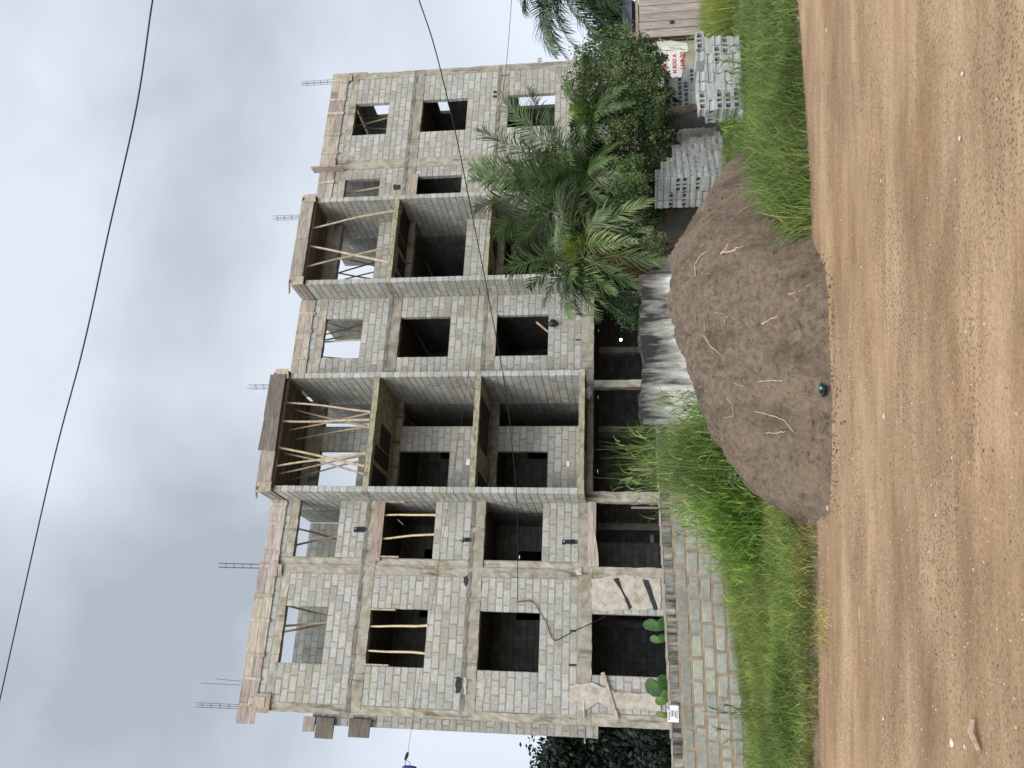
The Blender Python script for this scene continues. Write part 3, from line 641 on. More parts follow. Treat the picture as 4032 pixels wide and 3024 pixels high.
# starter bars
for (x0, x1, y, n) in ((1181, 1300, 330, 4), (1075, 1194, 859, 4), (972, 1066, 1524, 4), (860, 1021, 2226, 4), (770, 925, 2775, 5), (787, 945, 2687, 2)):
    s, _, z1 = fac(x0, y, .1); _, _, z0 = fac(x1, y, .1); z0 = 12.1; mb = MB()
    offs = [(-.055, -.05), (.055, -.05), (.055, .05), (-.055, .05), (0, 0)][:n]
    if n == 2: offs = [(-.02, 0), (.05, 0)]
    for i, (a, b) in enumerate(offs): mb.tube([(s + a, .1 + b, z0), (s + a + (.0 if n > 2 else (i * .06)), .1 + b, z1 - rnd.uniform(0, .1) - (.35 if n == 2 and i else 0))], 0.007, 5)
    if n > 2:
        z = z0 + .45
        while z < z1 - .1:
            q = [(s - .06, .04, z), (s + .06, .04, z + .03), (s + .06, .16, z + .05), (s - .06, .16, z + .02), (s - .06, .04, z)]
            mb.tube(q, 0.005, 4); z += .26
    mb.build('starter_bars', 'steel', bld)
# outlets, sockets, holes
def pbox(name, mat, x0, x1, y0, y1, d, t=0.03):
    a = fac(x0, y1, d); b = fac(x1, y0, d); mb = MB(); mb.box(min(a[0], b[0]), max(a[0], b[0]), d - t, d + .002, min(a[2], b[2]), max(a[2], b[2]), j=.003); return mb.build(name, mat, bld)
def blob_patch(name, mat, pts, d, t=0.02, jit=0.025, sub=6):
    P = [fac(x, y, d) for x, y in pts]; ring = []
    for i in range(len(P)):
        a, b = P[i], P[(i + 1) % len(P)]
        for k in range(sub): ring.append((lerp(a[0], b[0], k / sub) + rnd.uniform(-jit, jit), lerp(a[2], b[2], k / sub) + rnd.uniform(-jit, jit)))
    mb = MB(); n = len(ring); cx = sum(r[0] for r in ring) / n; cz = sum(r[1] for r in ring) / n
    mb.v = [(x, d - t, z) for x, z in ring] + [(x, d + .004, z) for x, z in ring] + [(cx, d - t - .006, cz)]; mb.c = [(1, 1, 1)] * len(mb.v)
    for i in range(n):
        k = (i + 1) % n; mb.f.append((i, k, 2 * n)); mb.f.append((k, i, n + i, n + k))
    ar = sum(ring[i][0] * ring[(i + 1) % n][1] - ring[(i + 1) % n][0] * ring[i][1] for i in range(n))
    if ar < 0: mb.f = [q[::-1] for q in mb.f]
    mb.m = [0] * len(mb.f)
    return mb.build(name, mat, bld)
def outlet(x0, x1, y, d=-0.004, L_=2):
    """broken-out pocket with pipe stubs"""
    a = fac(x0, y, d); b = fac(x1, y, d); mb = MB()
    zt, zb = max(a[2], b[2]), min(a[2], b[2]); s = (a[0] + b[0]) / 2
    mb.box(s - .07, s + .07, -.01, -.003, zb + .05, zt + .02, j=.015)  # black plate: the pocket's dark inside put into colour
    o = mb.build('broken_pocket_shade', 'black', bld)
    mb = MB(); mb.tube([(s - .03, -.03, zb), (s - .03, -.03, zt - .06)], .022, 7); mb.tube([(s + .03, -.03, zb), (s + .03, -.03, zt - .06)], .022, 7); mb.build('pipe_stub', 'black', bld)
    mb = MB(); mb.tube([(s + .02, -.03, zt - .06), (s + .02, -.045, zt - .02)], .025, 7); mb.build('pipe_end', 'pvc', bld)
outlet(1395, 1445, 2085); outlet(1815, 1855, 2127); outlet(2216, 2272, 2135)
blob_patch('broken_pocket_shade', 'tar', [(1793, 2665), (1832, 2672), (1836, 2725), (1795, 2728)], -.012, .01)  # shade inside the hole painted as a flat dark patch on the wall
blob_patch('plaster_rim', 'plaster', [(1828, 2660), (1840, 2680), (1838, 2735), (1826, 2730)], -.014, .02)
blob_patch('broken_pocket_shade', 'tar', [(1826, 2275), (1846, 2262), (1848, 2318), (1828, 2300)], -.014, .01)
blob_patch('broken_pocket_shade', 'tar', [(1548, 728), (1578, 728), (1575, 748), (1550, 748)], -.008, .006)
blob_patch('broken_pocket_shade', 'tar', [(1943, 358), (1955, 358), (1956, 368), (1944, 368)], -.008, .006)
blob_patch('broken_pocket_shade', 'tar', [(1943, 375), (1957, 375), (1957, 384), (1944, 384)], -.008, .006)
for x0, x1, y in ((2244, 2268, 2484), (2240, 2270, 2618), (2266, 2292, 1237), (2266, 2292, 1338), (2262, 2290, 1975)): pbox('wall_slot_shade', 'black', x0, x1, y - 3, y + 3, -.008, .004)  # slots drawn as black plates, their inner shade put into colour
for x0, x1, y0, y1 in ((1835, 1851, 1808, 1832), (2231, 2243, 1815, 1838)): pbox('socket_box', 'white', x0, x1, y0, y1, .99, .015)
pbox('socket_box', 'pvc', 2560, 2574, 2108, 2138, 4.59, .02)
# bare plaster patches at ground level
blob_patch('plaster_patch', 'plaster', [(2236, 2755), (2245, 2700), (2330, 2690), (2420, 2722), (2600, 2735), (2600, 2800), (2420, 2790), (2330, 2760), (2300, 2800), (2240, 2760)], -.02, .03)
blob_patch('plaster_patch', 'plaster', [(2330, 2282), (2460, 2262), (2600, 2280), (2600, 2400), (2470, 2400), (2330, 2408)], -.0, .025)
for q in ([(2415, 2278), (2435, 2275), (2455, 2330), (2490, 2390), (2478, 2402), (2450, 2335)], [(2530, 2283), (2552, 2283), (2590, 2400), (2575, 2402)]): blob_patch('torn_black_lining', 'tar', q, -.03, .008, jit=.01)
blob_patch('plaster_patch', 'plaster', [(2265, 2240), (2290, 2236), (2290, 2262), (2268, 2262)], -.02, .03)
blob_patch('plaster_patch', 'plaster', [(1885, 2680), (1912, 2672), (1905, 2760), (1884, 2745)], -.004, .012)
a = fac(2372, 2648, -.08); b = fac(2430, 2835, -.08)
plk = MB(); plk.obox(b2w(*a), b2w(*b), .10, .03, up=nn, c=(1.1, 1.05, .95))
po = plk.build('plank', 'wood', origin=b2w(*b)); tag(po, 'grey plank leaning slantwise across tan plaster beside the lowest near window', 'plank')
a = fac(2300, 2700, -.02); b = fac(2300, 2925, .6)
mb = MB(); mb.tube([fac(2300, 2745, -.03), fac(2300, 2825, -.08)], .022, 7); o = mb.build('waste_pipe', 'pvc', bld)
mb = MB(); mb.tube([fac(2303, 2870, 1.5), fac(2303, 2925, 1.2)], .022, 7); mb.build('waste_pipe', 'pvc', bld)

# ------------------------------------------------------------------ bamboo props (things)
def bamboo(x0, y0, d0, x1, y1, d1, zlo, zhi, r=0.036, tone=1.0, label=''):
    a = Vector(fac(x0, y0, d0)); b = Vector(fac(x1, y1, d1))
    if a.z < b.z: a, b = b, a
    k = (b - a) / (a.z - b.z)
    top = a - k * (zhi - a.z); bot = b + k * (b.z - zlo)
    top = b2w(*top); bot = b2w(*bot); n = max(5, int((top - bot).length / .12)); mb = MB(); pts = []; rad = []; cols = []
    ph = rnd.uniform(0, 6); bow = rnd.uniform(-.035, .035); sv = (top - bot).cross(nn).normalized()
    nj = rnd.uniform(.28, .36); L_ = (top - bot).length; q = 0; ts = [0]
    while q < L_: ts += [q + nj * .94, q + nj * .97, q + nj]; q += nj
    ts = [t for t in ts if t < L_] + [L_]
    u_ = tone * rnd.uniform(.9, 1.12); c0 = (u_, u_ * rnd.uniform(.92, 1.0), u_ * rnd.uniform(.82, 1.0))
    for i, t in enumerate(ts):
        f = t / L_; pts.append(bot.lerp(top, f) + sv * (bow * math.sin(f * math.pi) + .012 * math.sin(f * 7 + ph))); rr = lerp(r * .95, r * .72, f)
        nod = i % 3 == 2; rad.append(rr * (1.18 if nod else 1.0)); k_ = .55 if nod else 1; cols.append(tuple(c * k_ for c in c0))
    mb.tube(pts, rad, 8, cols=cols)
    o = mb.build('bamboo_prop', 'bamboo', origin=bot, smooth=False)
    return o
Zb = (980, 1380, .3496); Zc = (1100, 650, .2833); Zd = (1000, 1000, .2712); Z1 = (700, 2000, .6173); Z6 = (1100, 100, .6173); Z3 = (900, 1300, .6173)
sets = {
 'in the larger top balcony': ('bamboo props in the larger top balcony', [
   (Zb, 370, 578, -.9, 1385, 690, -.9, .036, 1.0), (Zb, 480, 655, -.2, 1360, 870, -.3, .034, .9), (Zb, 330, 798, -.95, 1375, 780, -.9, .044, 1.05), (Zb, 445, 905, -.4, 1385, 705, -.5, .032, .9),
   (Zb, 540, 995, .3, 1270, 860, .2, .034, .85), (Zb, 300, 1080, -.95, 1310, 1300, -.9, .044, .95), (Zb, 400, 1155, -.5, 1300, 1390, -.6, .034, .9), (Zb, 265, 1312, -.95, 1325, 1160, -.9, .038, .95),
   (Zb, 365, 1385, -.6, 1320, 1180, -.5, .034, .85), (Zb, 500, 1450, .1, 1320, 1235, 0, .03, .6), (Zb, 570, 735, .5, 1360, 850, .3, .028, .7)]),
 'in the smaller top balcony': ('bamboo props in the smaller top balcony', [
   (Zc, 405, 890, -.9, 1580, 635, -.9, .042, 1.0), (Zc, 375, 1120, -.9, 1520, 1360, -.8, .044, .95), (Zc, 330, 1430, -.9, 1535, 1145, -.8, .042, .85),
   (Zc, 770, 1270, 1.6, 1260, 1390, 1.6, .034, .35), (Zc, 730, 1530, 1.3, 1260, 1360, 1.3, .034, .35), (Zc, 730, 1480, 1.2, 1240, 1580, 1.2, .034, .4), (Zc, 800, 1610, 1.0, 1245, 1495, 1.0, .03, .6)]),
 'behind the middle top window': ('bamboo props behind the middle top window', [
   (Zd, 1080, 1010, .8, 1570, 1150, .8, .032, .5), (Zd, 1070, 1100, 1.2, 1480, 1135, 1.2, .032, .4), (Zd, 1055, 1165, .9, 1590, 1030, .9, .034, .45), (Zd, 1040, 1255, .6, 1565, 1150, .6, .034, .5),
   (Zd, 1030, 1285, .3, 1560, 1255, .3, .034, .9), (Zd, 1000, 1490, 1.0, 1340, 1535, 1.0, .032, .4)]),
 'behind the narrow top window': ('bamboo props behind the narrow top window', [(Z1, 785, 140, .9, 1020, 205, .9, .04, .4), (Z1, 765, 235, .6, 1020, 180, .6, .042, .6)]),
 'behind the widest top window': ('bamboo props behind the widest top window', [(Z1, 710, 630, .8, 940, 685, .8, .042, .5), (Z1, 670, 752, .5, 935, 730, .5, .042, .65), (Z1, 665, 795, 1.1, 930, 730, 1.0, .042, .4)]),
 'in the far narrow top window': ('bamboo props in the far narrow top window', [(Zc, 930, 395, .4, 1390, 325, .4, .042, 1.0), (Zc, 925, 430, .9, 1370, 485, .9, .036, .5)]),
 'behind the farthest top window': ('bamboo props behind the farthest top window', [(Z6, 510, 635, .6, 690, 585, .6, .034, .6), (Z6, 540, 580, 1.2, 680, 600, 1.2, .03, .5), (Z6, 500, 655, 1.0, 680, 662, 1.0, .03, .5)])}
for where, (grp, lst) in sets.items():
    order = sorted(range(len(lst)), key=lambda i: lst[i][0][1] + lst[i][2] * lst[i][0][2])
    for rank, i in enumerate(order, 1):
        (ox, oy, k), x0, y0, d0, x1, y1, d1, r, tone = lst[i]
        o = bamboo(ox + x0 * k, oy + y0 * k, d0, ox + x1 * k, oy + y1 * k, d1, 9.44, 12.11, r, tone)
        w_ = 'thick ' if r > .04 else ''; t_ = 'dark ' if tone < .65 else ('pale ' if tone > .95 else 'brown ')
        tag(o, f"{w_}{t_}bamboo prop {where}, {ORD[rank]} from photo top", 'bamboo prop', grp)
lst = [(Z1, 1220, 752, 1580, 748, 'widest'), (Z1, 1210, 912, 1565, 928, 'widest'), (Z1, 1322, 50, 1660, 48, 'narrow'), (Z1, 1305, 195, 1650, 165, 'narrow')]
for i, ((ox, oy, k), x0, y0, x1, y1, wn) in enumerate(lst):
    o = bamboo(ox + x0 * k, oy + y0 * k, .08, ox + x1 * k, oy + y1 * k, .08, 7.49, 9.09, .036, 1.35)
    tag(o, f"whitish upright bamboo pole in the {wn} second-floor window, {'nearer' if i % 2 == 0 else 'farther from'} the photo top", 'bamboo prop', 'bamboo poles in the third-row windows')

# lamp in the ground floor
P = b2w(*fac(2444, 1338, 3.0))
lamp = empty('hanging_bulb', P); tag(lamp, 'bright bare bulb glowing in the dark ground floor behind the stained wall', 'light bulb')
em, t, b = newmat('glowing_bulb'); b.inputs['Emission Color'].default_value = (0.95, 0.97, 1, 1); b.inputs['Emission Strength'].default_value = 12
def sphere(mb, c, r, n=8, mth=6, c_=(1, 1, 1), sc=(1, 1, 1), jit=0.0):
    base = len(mb.v); c = Vector(c)
    for i in range(mth + 1):
        ph = math.pi * i / mth
        for k in range(n):
            t_ = 2 * math.pi * k / n; q = 1 + rnd.uniform(-jit, jit)
            mb.v.append((c.x + r * q * sc[0] * math.sin(ph) * math.cos(t_), c.y + r * q * sc[1] * math.sin(ph) * math.sin(t_), c.z + r * q * sc[2] * math.cos(ph))); mb.c.append(c_)
    for i in range(mth):
        for k in range(n):
            k2 = (k + 1) % n; mb.f.append((base + i * n + k, base + (i + 1) * n + k, base + (i + 1) * n + k2, base + i * n + k2)); mb.m.append(0)
mb = MB(); sphere(mb, (0, 0, 0), .045, 10, 8); mb.build('bulb', em, lamp, smooth=True)
mb = MB(); mb.tube([(0, 0, .04), (0, 0, .10)], .02, 8); mb.tube([(0, 0, .10), (0, 0, .9)], .004, 5); mb.build('lamp_holder', 'black', lamp)

# bag and stick on the middle first-floor sill
P = Vector(fac(2176, 1273, -.1)); mb = MB(); sphere(mb, b2w(*P), .11, 9, 7, sc=(1, .7, 1.4), jit=.22); o = mb.build('plastic_bag', 'black', origin=b2w(*P)); tag(o, 'crumpled black plastic bag hanging over the middle first-floor window sill', 'plastic bag')
mb = MB(); mb.tube([b2w(*fac(2112, 1268, .2)), b2w(*fac(2175, 1320, .3))], .035, 8, c=(.9, .75, .65)); o = mb.build('bamboo_pole', 'bamboo', origin=b2w(*fac(2175, 1320, .3))); tag(o, 'short cut bamboo pole leaning in the middle first-floor window beside the black bag', 'bamboo pole')
mb = MB(); P = b2w(*fac(2315, 1545, -.6)); sphere(mb, P, .14, 8, 6, sc=(1.2, .4, .7), jit=.3); o = mb.build('plastic_sheet', 'pvc', origin=P); tag(o, 'grey scrap of plastic sheet caught under the lowest large balcony', 'plastic scrap')

# ------------------------------------------------------------------ boundary wall
def wallZtop(X): return lerp(1.23, 1.50, (X + 7.5) / 6.5)
bw = empty('boundary_wall', (-7.5, 15.2, -0.3)); tag(bw, 'low grey block boundary wall with black stained top course and brown mortar joints', 'wall')
mb = MB(); y0w = 15.2; slope = (1.50 - 1.23) / 6.5
nrow = 9; L_ = .415
for r in range(nrow):
    x_ = -9.5 - (r % 2) * L_ / 2
    zt = 0; zb_ = 0
    while x_ < -0.05:
        x2 = x_ + L_ * rnd.uniform(.94, 1.06)
        if rnd.random() < .04: x2 = x_ + L_ * .55
        x2 = min(x2, 0.0)
        zc = wallZtop((x_ + x2) / 2) - r * .214
        n0_ = len(mb.m)
        if r == 0: k = rnd.uniform(.6, 1.1); cc = (k, k * .98, k * .94)
        else:
            cc = shade(); kk = .82 if r > 1 else .68; cc = (cc[0] * kk, cc[1] * kk, cc[2] * kk * .94)
        if x2 - x_ > .1: block(mb, x_, x2, zc - .214, zc, y0w, y0w + .15, cc=tuple(a * 1.0 for a in cc), e1=.008, j=.012, gs=1.5)
        if r == 0: mb.m[n0_:] = [2] * (len(mb.m) - n0_)
        x_ = x2
X0_, X1_ = -9.5, 0.0
def slabq(mb, x0, x1, y0, y1, zt0, zt1, zb, m): mb.hexa([(x0, y0, zb), (x1, y0, zb), (x1, y1, zb), (x0, y1, zb), (x0, y0, zt0), (x1, y0, zt1), (x1, y1, zt1), (x0, y1, zt0)], m=m)
slabq(mb, X0_, X1_, y0w + .002, y0w + .147, wallZtop(X0_) - .01, wallZtop(X1_) - .01, -1.2, 1)
M['bmortar'] = rough_mat('brown_mortar', (0.20, 0.155, 0.105), (0.33, 0.265, 0.185), 6, 8, 0.95, 0.7, 35)
M['stained'] = None
def stained_mat():
    mt, t, b = newmat('black_streaked_plaster')
    tc = N(t, 'ShaderNodeTexCoord'); mp = N(t, 'ShaderNodeMapping'); mp.inputs['Scale'].default_value = (6.5, 6.5, 1.3); t.links.new(tc.outputs['Object'], mp.inputs[0])
    n = N(t, 'ShaderNodeTexNoise'); n.inputs['Scale'].default_value = 1; n.inputs['Detail'].default_value = 7; n.inputs['Roughness'].default_value = .6; n.inputs['Distortion'].default_value = .4; t.links.new(mp.outputs[0], n.inputs['Vector'])
    sp = N(t, 'ShaderNodeSeparateXYZ'); t.links.new(tc.outputs['Object'], sp.inputs[0])
    mr = N(t, 'ShaderNodeMapRange'); mr.inputs[1].default_value = 0.6; mr.inputs[2].default_value = 1.75; mr.inputs[3].default_value = -.26; mr.inputs[4].default_value = .22; t.links.new(sp.outputs[2], mr.inputs[0])
    ad = N(t, 'ShaderNodeMath', operation='ADD'); t.links.new(n.outputs['Fac'], ad.inputs[0]); t.links.new(mr.outputs[0], ad.inputs[1])
    r = N(t, 'ShaderNodeValToRGB'); es = r.color_ramp.elements
    es[0].position = .38; es[0].color = (.56, .55, .51, 1); es[1].position = .72; es[1].color = (.018, .018, .018, 1); x = es.new(.50); x.color = (.30, .29, .25, 1)
    t.links.new(ad.outputs[0], r.inputs[0]); t.links.new(r.outputs[0], b.inputs['Base Color']); b.inputs['Roughness'].default_value = .9
    bp = N(t, 'ShaderNodeBump'); n9 = N(t, 'ShaderNodeTexNoise'); n9.inputs['Scale'].default_value = 14; n9.inputs['Detail'].default_value = 7; t.links.new(tc.outputs['Object'], n9.inputs['Vector'])
    bp.inputs['Strength'].default_value = .5; bp.inputs['Distance'].default_value = .02; t.links.new(n9.outputs['Fac'], bp.inputs['Height']); t.links.new(bp.outputs[0], b.inputs['Normal'])
    return mt
M['stained'] = stained_mat()
M['capblock'] = rough_mat('blackened_block', (0.03, 0.03, 0.028), (0.34, 0.33, 0.30), 1.0, 8, .95, .6, 30, True, (9, 9, 1.6), rampw=.14)
mb.build('blockwork', ['block', 'bmortar', 'capblock'], bw, origin=None).location = (7.5, -15.2, .3)
mb = MB(); slabq(mb, X0_, X1_, y0w + .15, y0w + .17, wallZtop(X0_), wallZtop(X1_), -1, 0); slabq(mb, X0_, -1.3, y0w - .004, y0w + .18, wallZtop(X0_) + .022, wallZtop(-1.3) + .03, wallZtop(X0_) - .02, 0)
mb2 = MB()
for i in range(24):
    x0 = -9.5 + i * .345; z = wallZtop(x0); mb2.box(x0, x0 + .35, y0w - .012, y0w + .17, z - .012, z + .016 + rnd.uniform(0, .01), c=(.9, .9, .85), j=.004)
o = mb2.build('coping', 'mortar', bw); o.location = (7.5, -15.2, .3)
pw = empty('plastered_wall', (0, 15.2, -.4)); tag(pw, 'white plastered wall section streaked with black mould behind the soil heap', 'wall')
def rough_panel(P0, P1, zb, zt, th, mat, name, parent, jt=.03):
    P0, P1 = Vector(P0), Vector(P1); L_ = (P1 - P0).length; n = max(2, int(L_ / .08)); nv = Vector((-(P1 - P0).y, (P1 - P0).x, 0)).normalized(); mb = MB()
    for i in range(n + 1):
        p = P0.lerp(P1, i / n); tz = zt + rnd.uniform(-jt, jt) + .03 * math.sin(i * .37)
        for q in ((p, zb), (p, tz), (p + nv * th, tz), (p + nv * th, zb)):
            mb.v.append((q[0].x, q[0].y, q[1])); mb.c.append((1, 1, 1))
    for i in range(n):
        for k in range(3): a = i * 4 + k; mb.f.append((a, a + 4, a + 5, a + 1)); mb.m.append(0)
    for e_ in (0, n): mb.f.append(tuple(e_ * 4 + k for k in range(4))); mb.m.append(0)
    o = mb.build(name, mat, parent); 
    if parent: o.location = -Vector(parent.location)
    return o
rough_panel((-0.75, 15.16, 0), (1.95, 15.16, 0), -1, 1.745, .2, 'stained', 'plaster_face', pw)
rough_panel((-.8, 15.3, 0), (1.95, 15.3, 0), 1.7, 1.77, .12, 'trunk', 'crumbling_top', pw, .02)
M['oldwall'] = rough_mat('old_rendered_wall', (0.27, 0.26, 0.20), (0.42, 0.40, 0.31), 1.6, 8, .95, .4, 20, c3=(.16, .13, .09), c3_scale=1.2, c3_amt=.6)
rw = empty('rendered_wall', (3.3, 21.6, -.8)); tag(rw, 'pale rendered yard wall behind the palms with a whitewashed patch of red writing', 'wall')
rough_panel((1.95, 15.25, 0), (3.3, 21.6, 0), -1, 1.6, .15, 'stained', 'wall_panel', rw)
rough_panel((3.3, 21.6, 0), (7.2, 23.4, 0), -1, 1.58, .15, 'oldwall', 'wall_panel', rw)
rough_panel((7.2, 23.4, 0), (9.75, 24.2, 0), -1, 1.62, .15, 'oldwall', 'wall_panel', rw)
wd_ = Vector((9.75 - 7.2, 24.2 - 23.4, 0)).normalized(); wn_ = Vector((wd_.y, -wd_.x, 0))
def wallpt(px, py):
    o = Vector((0, 0, EYE)); r = ray(px, py); p0 = Vector((7.2, 23.4, 0)); t = (p0 - o).dot(wn_) / r.dot(wn_); return o + r * t
M['whitewash'] = rough_mat('whitewash', (0.60, 0.58, 0.53), (0.78, 0.76, 0.72), 3, 7, .95, .2, 20, c3=(.4, .37, .3), c3_scale=3, c3_amt=.5)
pts = [(2590, 370), (2585, 165), (2640, 160), (2705, 172), (2712, 200), (2690, 215), (2680, 250), (2700, 290), (2640, 380)]
mb = MB(); ring = [wallpt(*p) + wn_ * .012 for p in pts]; mb.face(ring); mb.face([p - wn_ * .008 for p in ring][::-1]); o = mb.build('whitewash_patch', 'whitewash', rw); o.location = -rw.location
def text_mesh(txt, size, mat, name, O, ax, az, parent, bold=0.0, loc0=None):
    """lettering laid on a plane: ax reading direction, az up direction"""
    cu = bpy.data.curves.new('t', 'FONT'); cu.body = txt; cu.size = size; cu.offset = bold; cu.resolution_u = 3
    to = bpy.data.objects.new('t', cu); col.objects.link(to); dg = bpy.context.evaluated_depsgraph_get(); dg.update()
    me = bpy.data.meshes.new_from_object(to.evaluated_get(dg)); bpy.data.objects.remove(to); bpy.data.curves.remove(cu)
    for v in me.vertices: v.co = O + ax * v.co.x + az * v.co.y
    me.materials.clear(); me.materials.append(M[mat]); o = bpy.data.objects.new(name, me); col.objects.link(o)
    if parent: o.parent = parent; o.location = -Vector(parent.location)
    return o
up_ = Vector((0, 0, 1))
for txt, px, py, sz in (('KSM NE', 2626, 288, .17), ('N ROO A', 2664, 290, .15), ('11-9-20', 2698, 276, .19)):
    ax = wd_; O = wallpt(px, py) + wn_ * .02; text_mesh(txt, sz, 'red', 'red_lettering', O, ax, (up_ + wd_ * .05), rw, .006)
# poster on the boundary wall
pc = [atY(2640, 2777, 15.18), atY(2671, 2779, 15.18), atY(2673, 2845, 15.18), atY(2629, 2842, 15.18), atY(2628, 2795, 15.18)]
po = empty('paper_poster', pc[3]); tag(po, 'torn white paper poster reading TEACHERS WAN on the boundary wall', 'poster')
mb = MB(); q = [Vector((p.x, 15.180, p.z)) - po.location for p in pc]; mb.face([p for p in q]); mb.face([p + Vector((0, .003, 0)) for p in q][::-1]); mb.build('sheet', 'paper', po)
O = atY(2637, 2837, 15.17); text_mesh('TEACHERS WAN', .032, 'ink', 'poster_heading', Vector((O.x, 15.172, O.z)), Vector((1, 0, 0)), up_, po, .001)
mb = MB()
for i, (x_, w0, w1) in enumerate(((2642, .25, .75), (2648, .3, .7), (2654, .25, .8), (2661, .2, .65), (2666, .15, .8))):
    a = atY(x_, lerp(2840, 2780, w0), 15.17); b = atY(x_, lerp(2840, 2780, w1), 15.17); mb.box(a.x, b.x, 15.171, 15.173, a.z - .004, a.z + (.008 if i % 2 else .004))
o = mb.build('small_print', 'ink', po); o.location = -po.location

# ------------------------------------------------------------------ plank gate, van, red roof behind
gt = empty('plank_gate', (9.75, 24.2, -.8)); tag(gt, 'weathered vertical plank gate with a black padlock among high grass', 'gate')
gd = Vector((.955, .295, 0)); G0 = Vector((9.85, 24.0, 0)); gn = Vector((.295, -.955, 0))
for i in range(7):
    a = G0 + gd * (i * .275); k = rnd.uniform(.78, 1.12); mb = MB(); tp = 1.56 + rnd.uniform(-.02, .02) + (.0 if i > 2 else .0)
    mb.obox(a + gd * .1 + Vector((0, 0, -.8)), a + gd * .1 + Vector((0, 0, tp)), .252, .025, up=gn, c=(k * 1.1, k * 1.02, k * .98)); o = mb.build('plank', 'woodv', gt); o.location = -gt.location
mb = MB(); mb.obox(G0 + gd * -.1 + gn * -.03 + Vector((0, 0, 1.63)), G0 + gd * 2.2 + gn * -.03 + Vector((0, 0, 1.63)), .08, .1, up=gn, c=(.8, .7, .62)); o = mb.build('rail', 'wood', gt); o.location = -gt.location
p_ = G0 + gd * .42 + gn * .03 + Vector((0, 0, .66)); mb = MB(); mb.box(p_.x - .04, p_.x + .04, p_.y - .02, p_.y + .02, p_.z - .07, p_.z + .02); mb.tube([p_ + Vector((-.025, 0, .02)), p_ + Vector((-.025, 0, .06)), p_ + Vector((.025, 0, .06)), p_ + Vector((.025, 0, .02))], .008, 5); o = mb.build('padlock', 'black', gt); o.location = -gt.location
a = atY(2447, 146, 24.4); b = atY(2537, 133, 24.2); mb = MB(); mb.obox(a, b, .12, .12, c=(.75, .7, .6)); mb.box(b.x - .1, b.x + .08, 24.1, 24.4, -1, b.z + .1, c=(.7, .65, .6)); o = mb.build('gate_post', 'wood', gt); o.location = -gt.location
V0 = atY(2492, 20, 27.0)
van = empty('parked_van', (V0.x + 1.2, 27.6, -1)); tag(van, 'dark glazed vehicle with curved white panel just showing above the plank gate', 'vehicle')
van.rotation_euler = (0, 0, R(15))
mb = MB(); prof = [(-1.9, .35), (-1.95, 1.5), (-1.6, 2.75), (-1.1, 3.05), (2.4, 3.05), (2.6, .35)]
mb.face([(x_, -.9, z_) for x_, z_ in prof]); mb.face([(x_, .9, z_) for x_, z_ in prof][::-1])
for i in range(len(prof)): (x0, z0), (x1, z1) = prof[i], prof[(i + 1) % len(prof)]; mb.face([(x0, -.9, z0), (x0, .9, z0), (x1, .9, z1), (x1, -.9, z1)])
mb.build('body', 'glass', van)
mb = MB(); mb.tube([(-1.98, -.95, 2.1), (-1.85, -.98, 2.35), (-1.6, -1.0, 2.6), (-1.1, -1.0, 2.78), (-.3, -1.0, 2.85)], [.05, .13, .17, .16, .1], 10); mb.build('white_panel', 'carwhite', van, smooth=True)
mb = MB(); mb.box(-1.35, 2.3, -.915, -.903, 2.05, 2.85); mb.build('side_window', 'glass', van)
mb = MB(); mb.hexa([(-1.97, -.8, 1.6), (-1.97, .8, 1.6), (-1.93, .8, 1.6), (-1.93, -.8, 1.6), (-1.68, -.8, 2.7), (-1.68, .8, 2.7), (-1.6, .8, 2.7), (-1.6, -.8, 2.7)]); mb.build('windscreen', 'glass', van)
for x_ in (-1.2, 1.7):
    for y_ in (-.92, .92): mb = MB(); mb.tube([(x_, y_ - .1, .33), (x_, y_ + .1, .33)], .33, 16); mb.build('wheel', 'black', van)
hr = empty('red_roofed_house', (14.3, 37, -1)); tag(hr, 'small house with a red sheet roof glimpsed behind the far palm fronds', 'house')
mb = MB(); mb.box(0, 2.2, 0, 2.5, 0, 3.05); mb.build('wall', 'oldwall', hr)
mb = MB(); mb.hexa([(-.2, -.3, 3.05), (2.4, -.3, 3.05), (2.4, 2.8, 3.05), (-.2, 2.8, 3.05), (-.2, 1.2, 3.5), (2.4, 1.2, 3.5), (2.4, 1.3, 3.5), (-.2, 1.3, 3.5)]); mb.build('roof', 'redroof', hr)

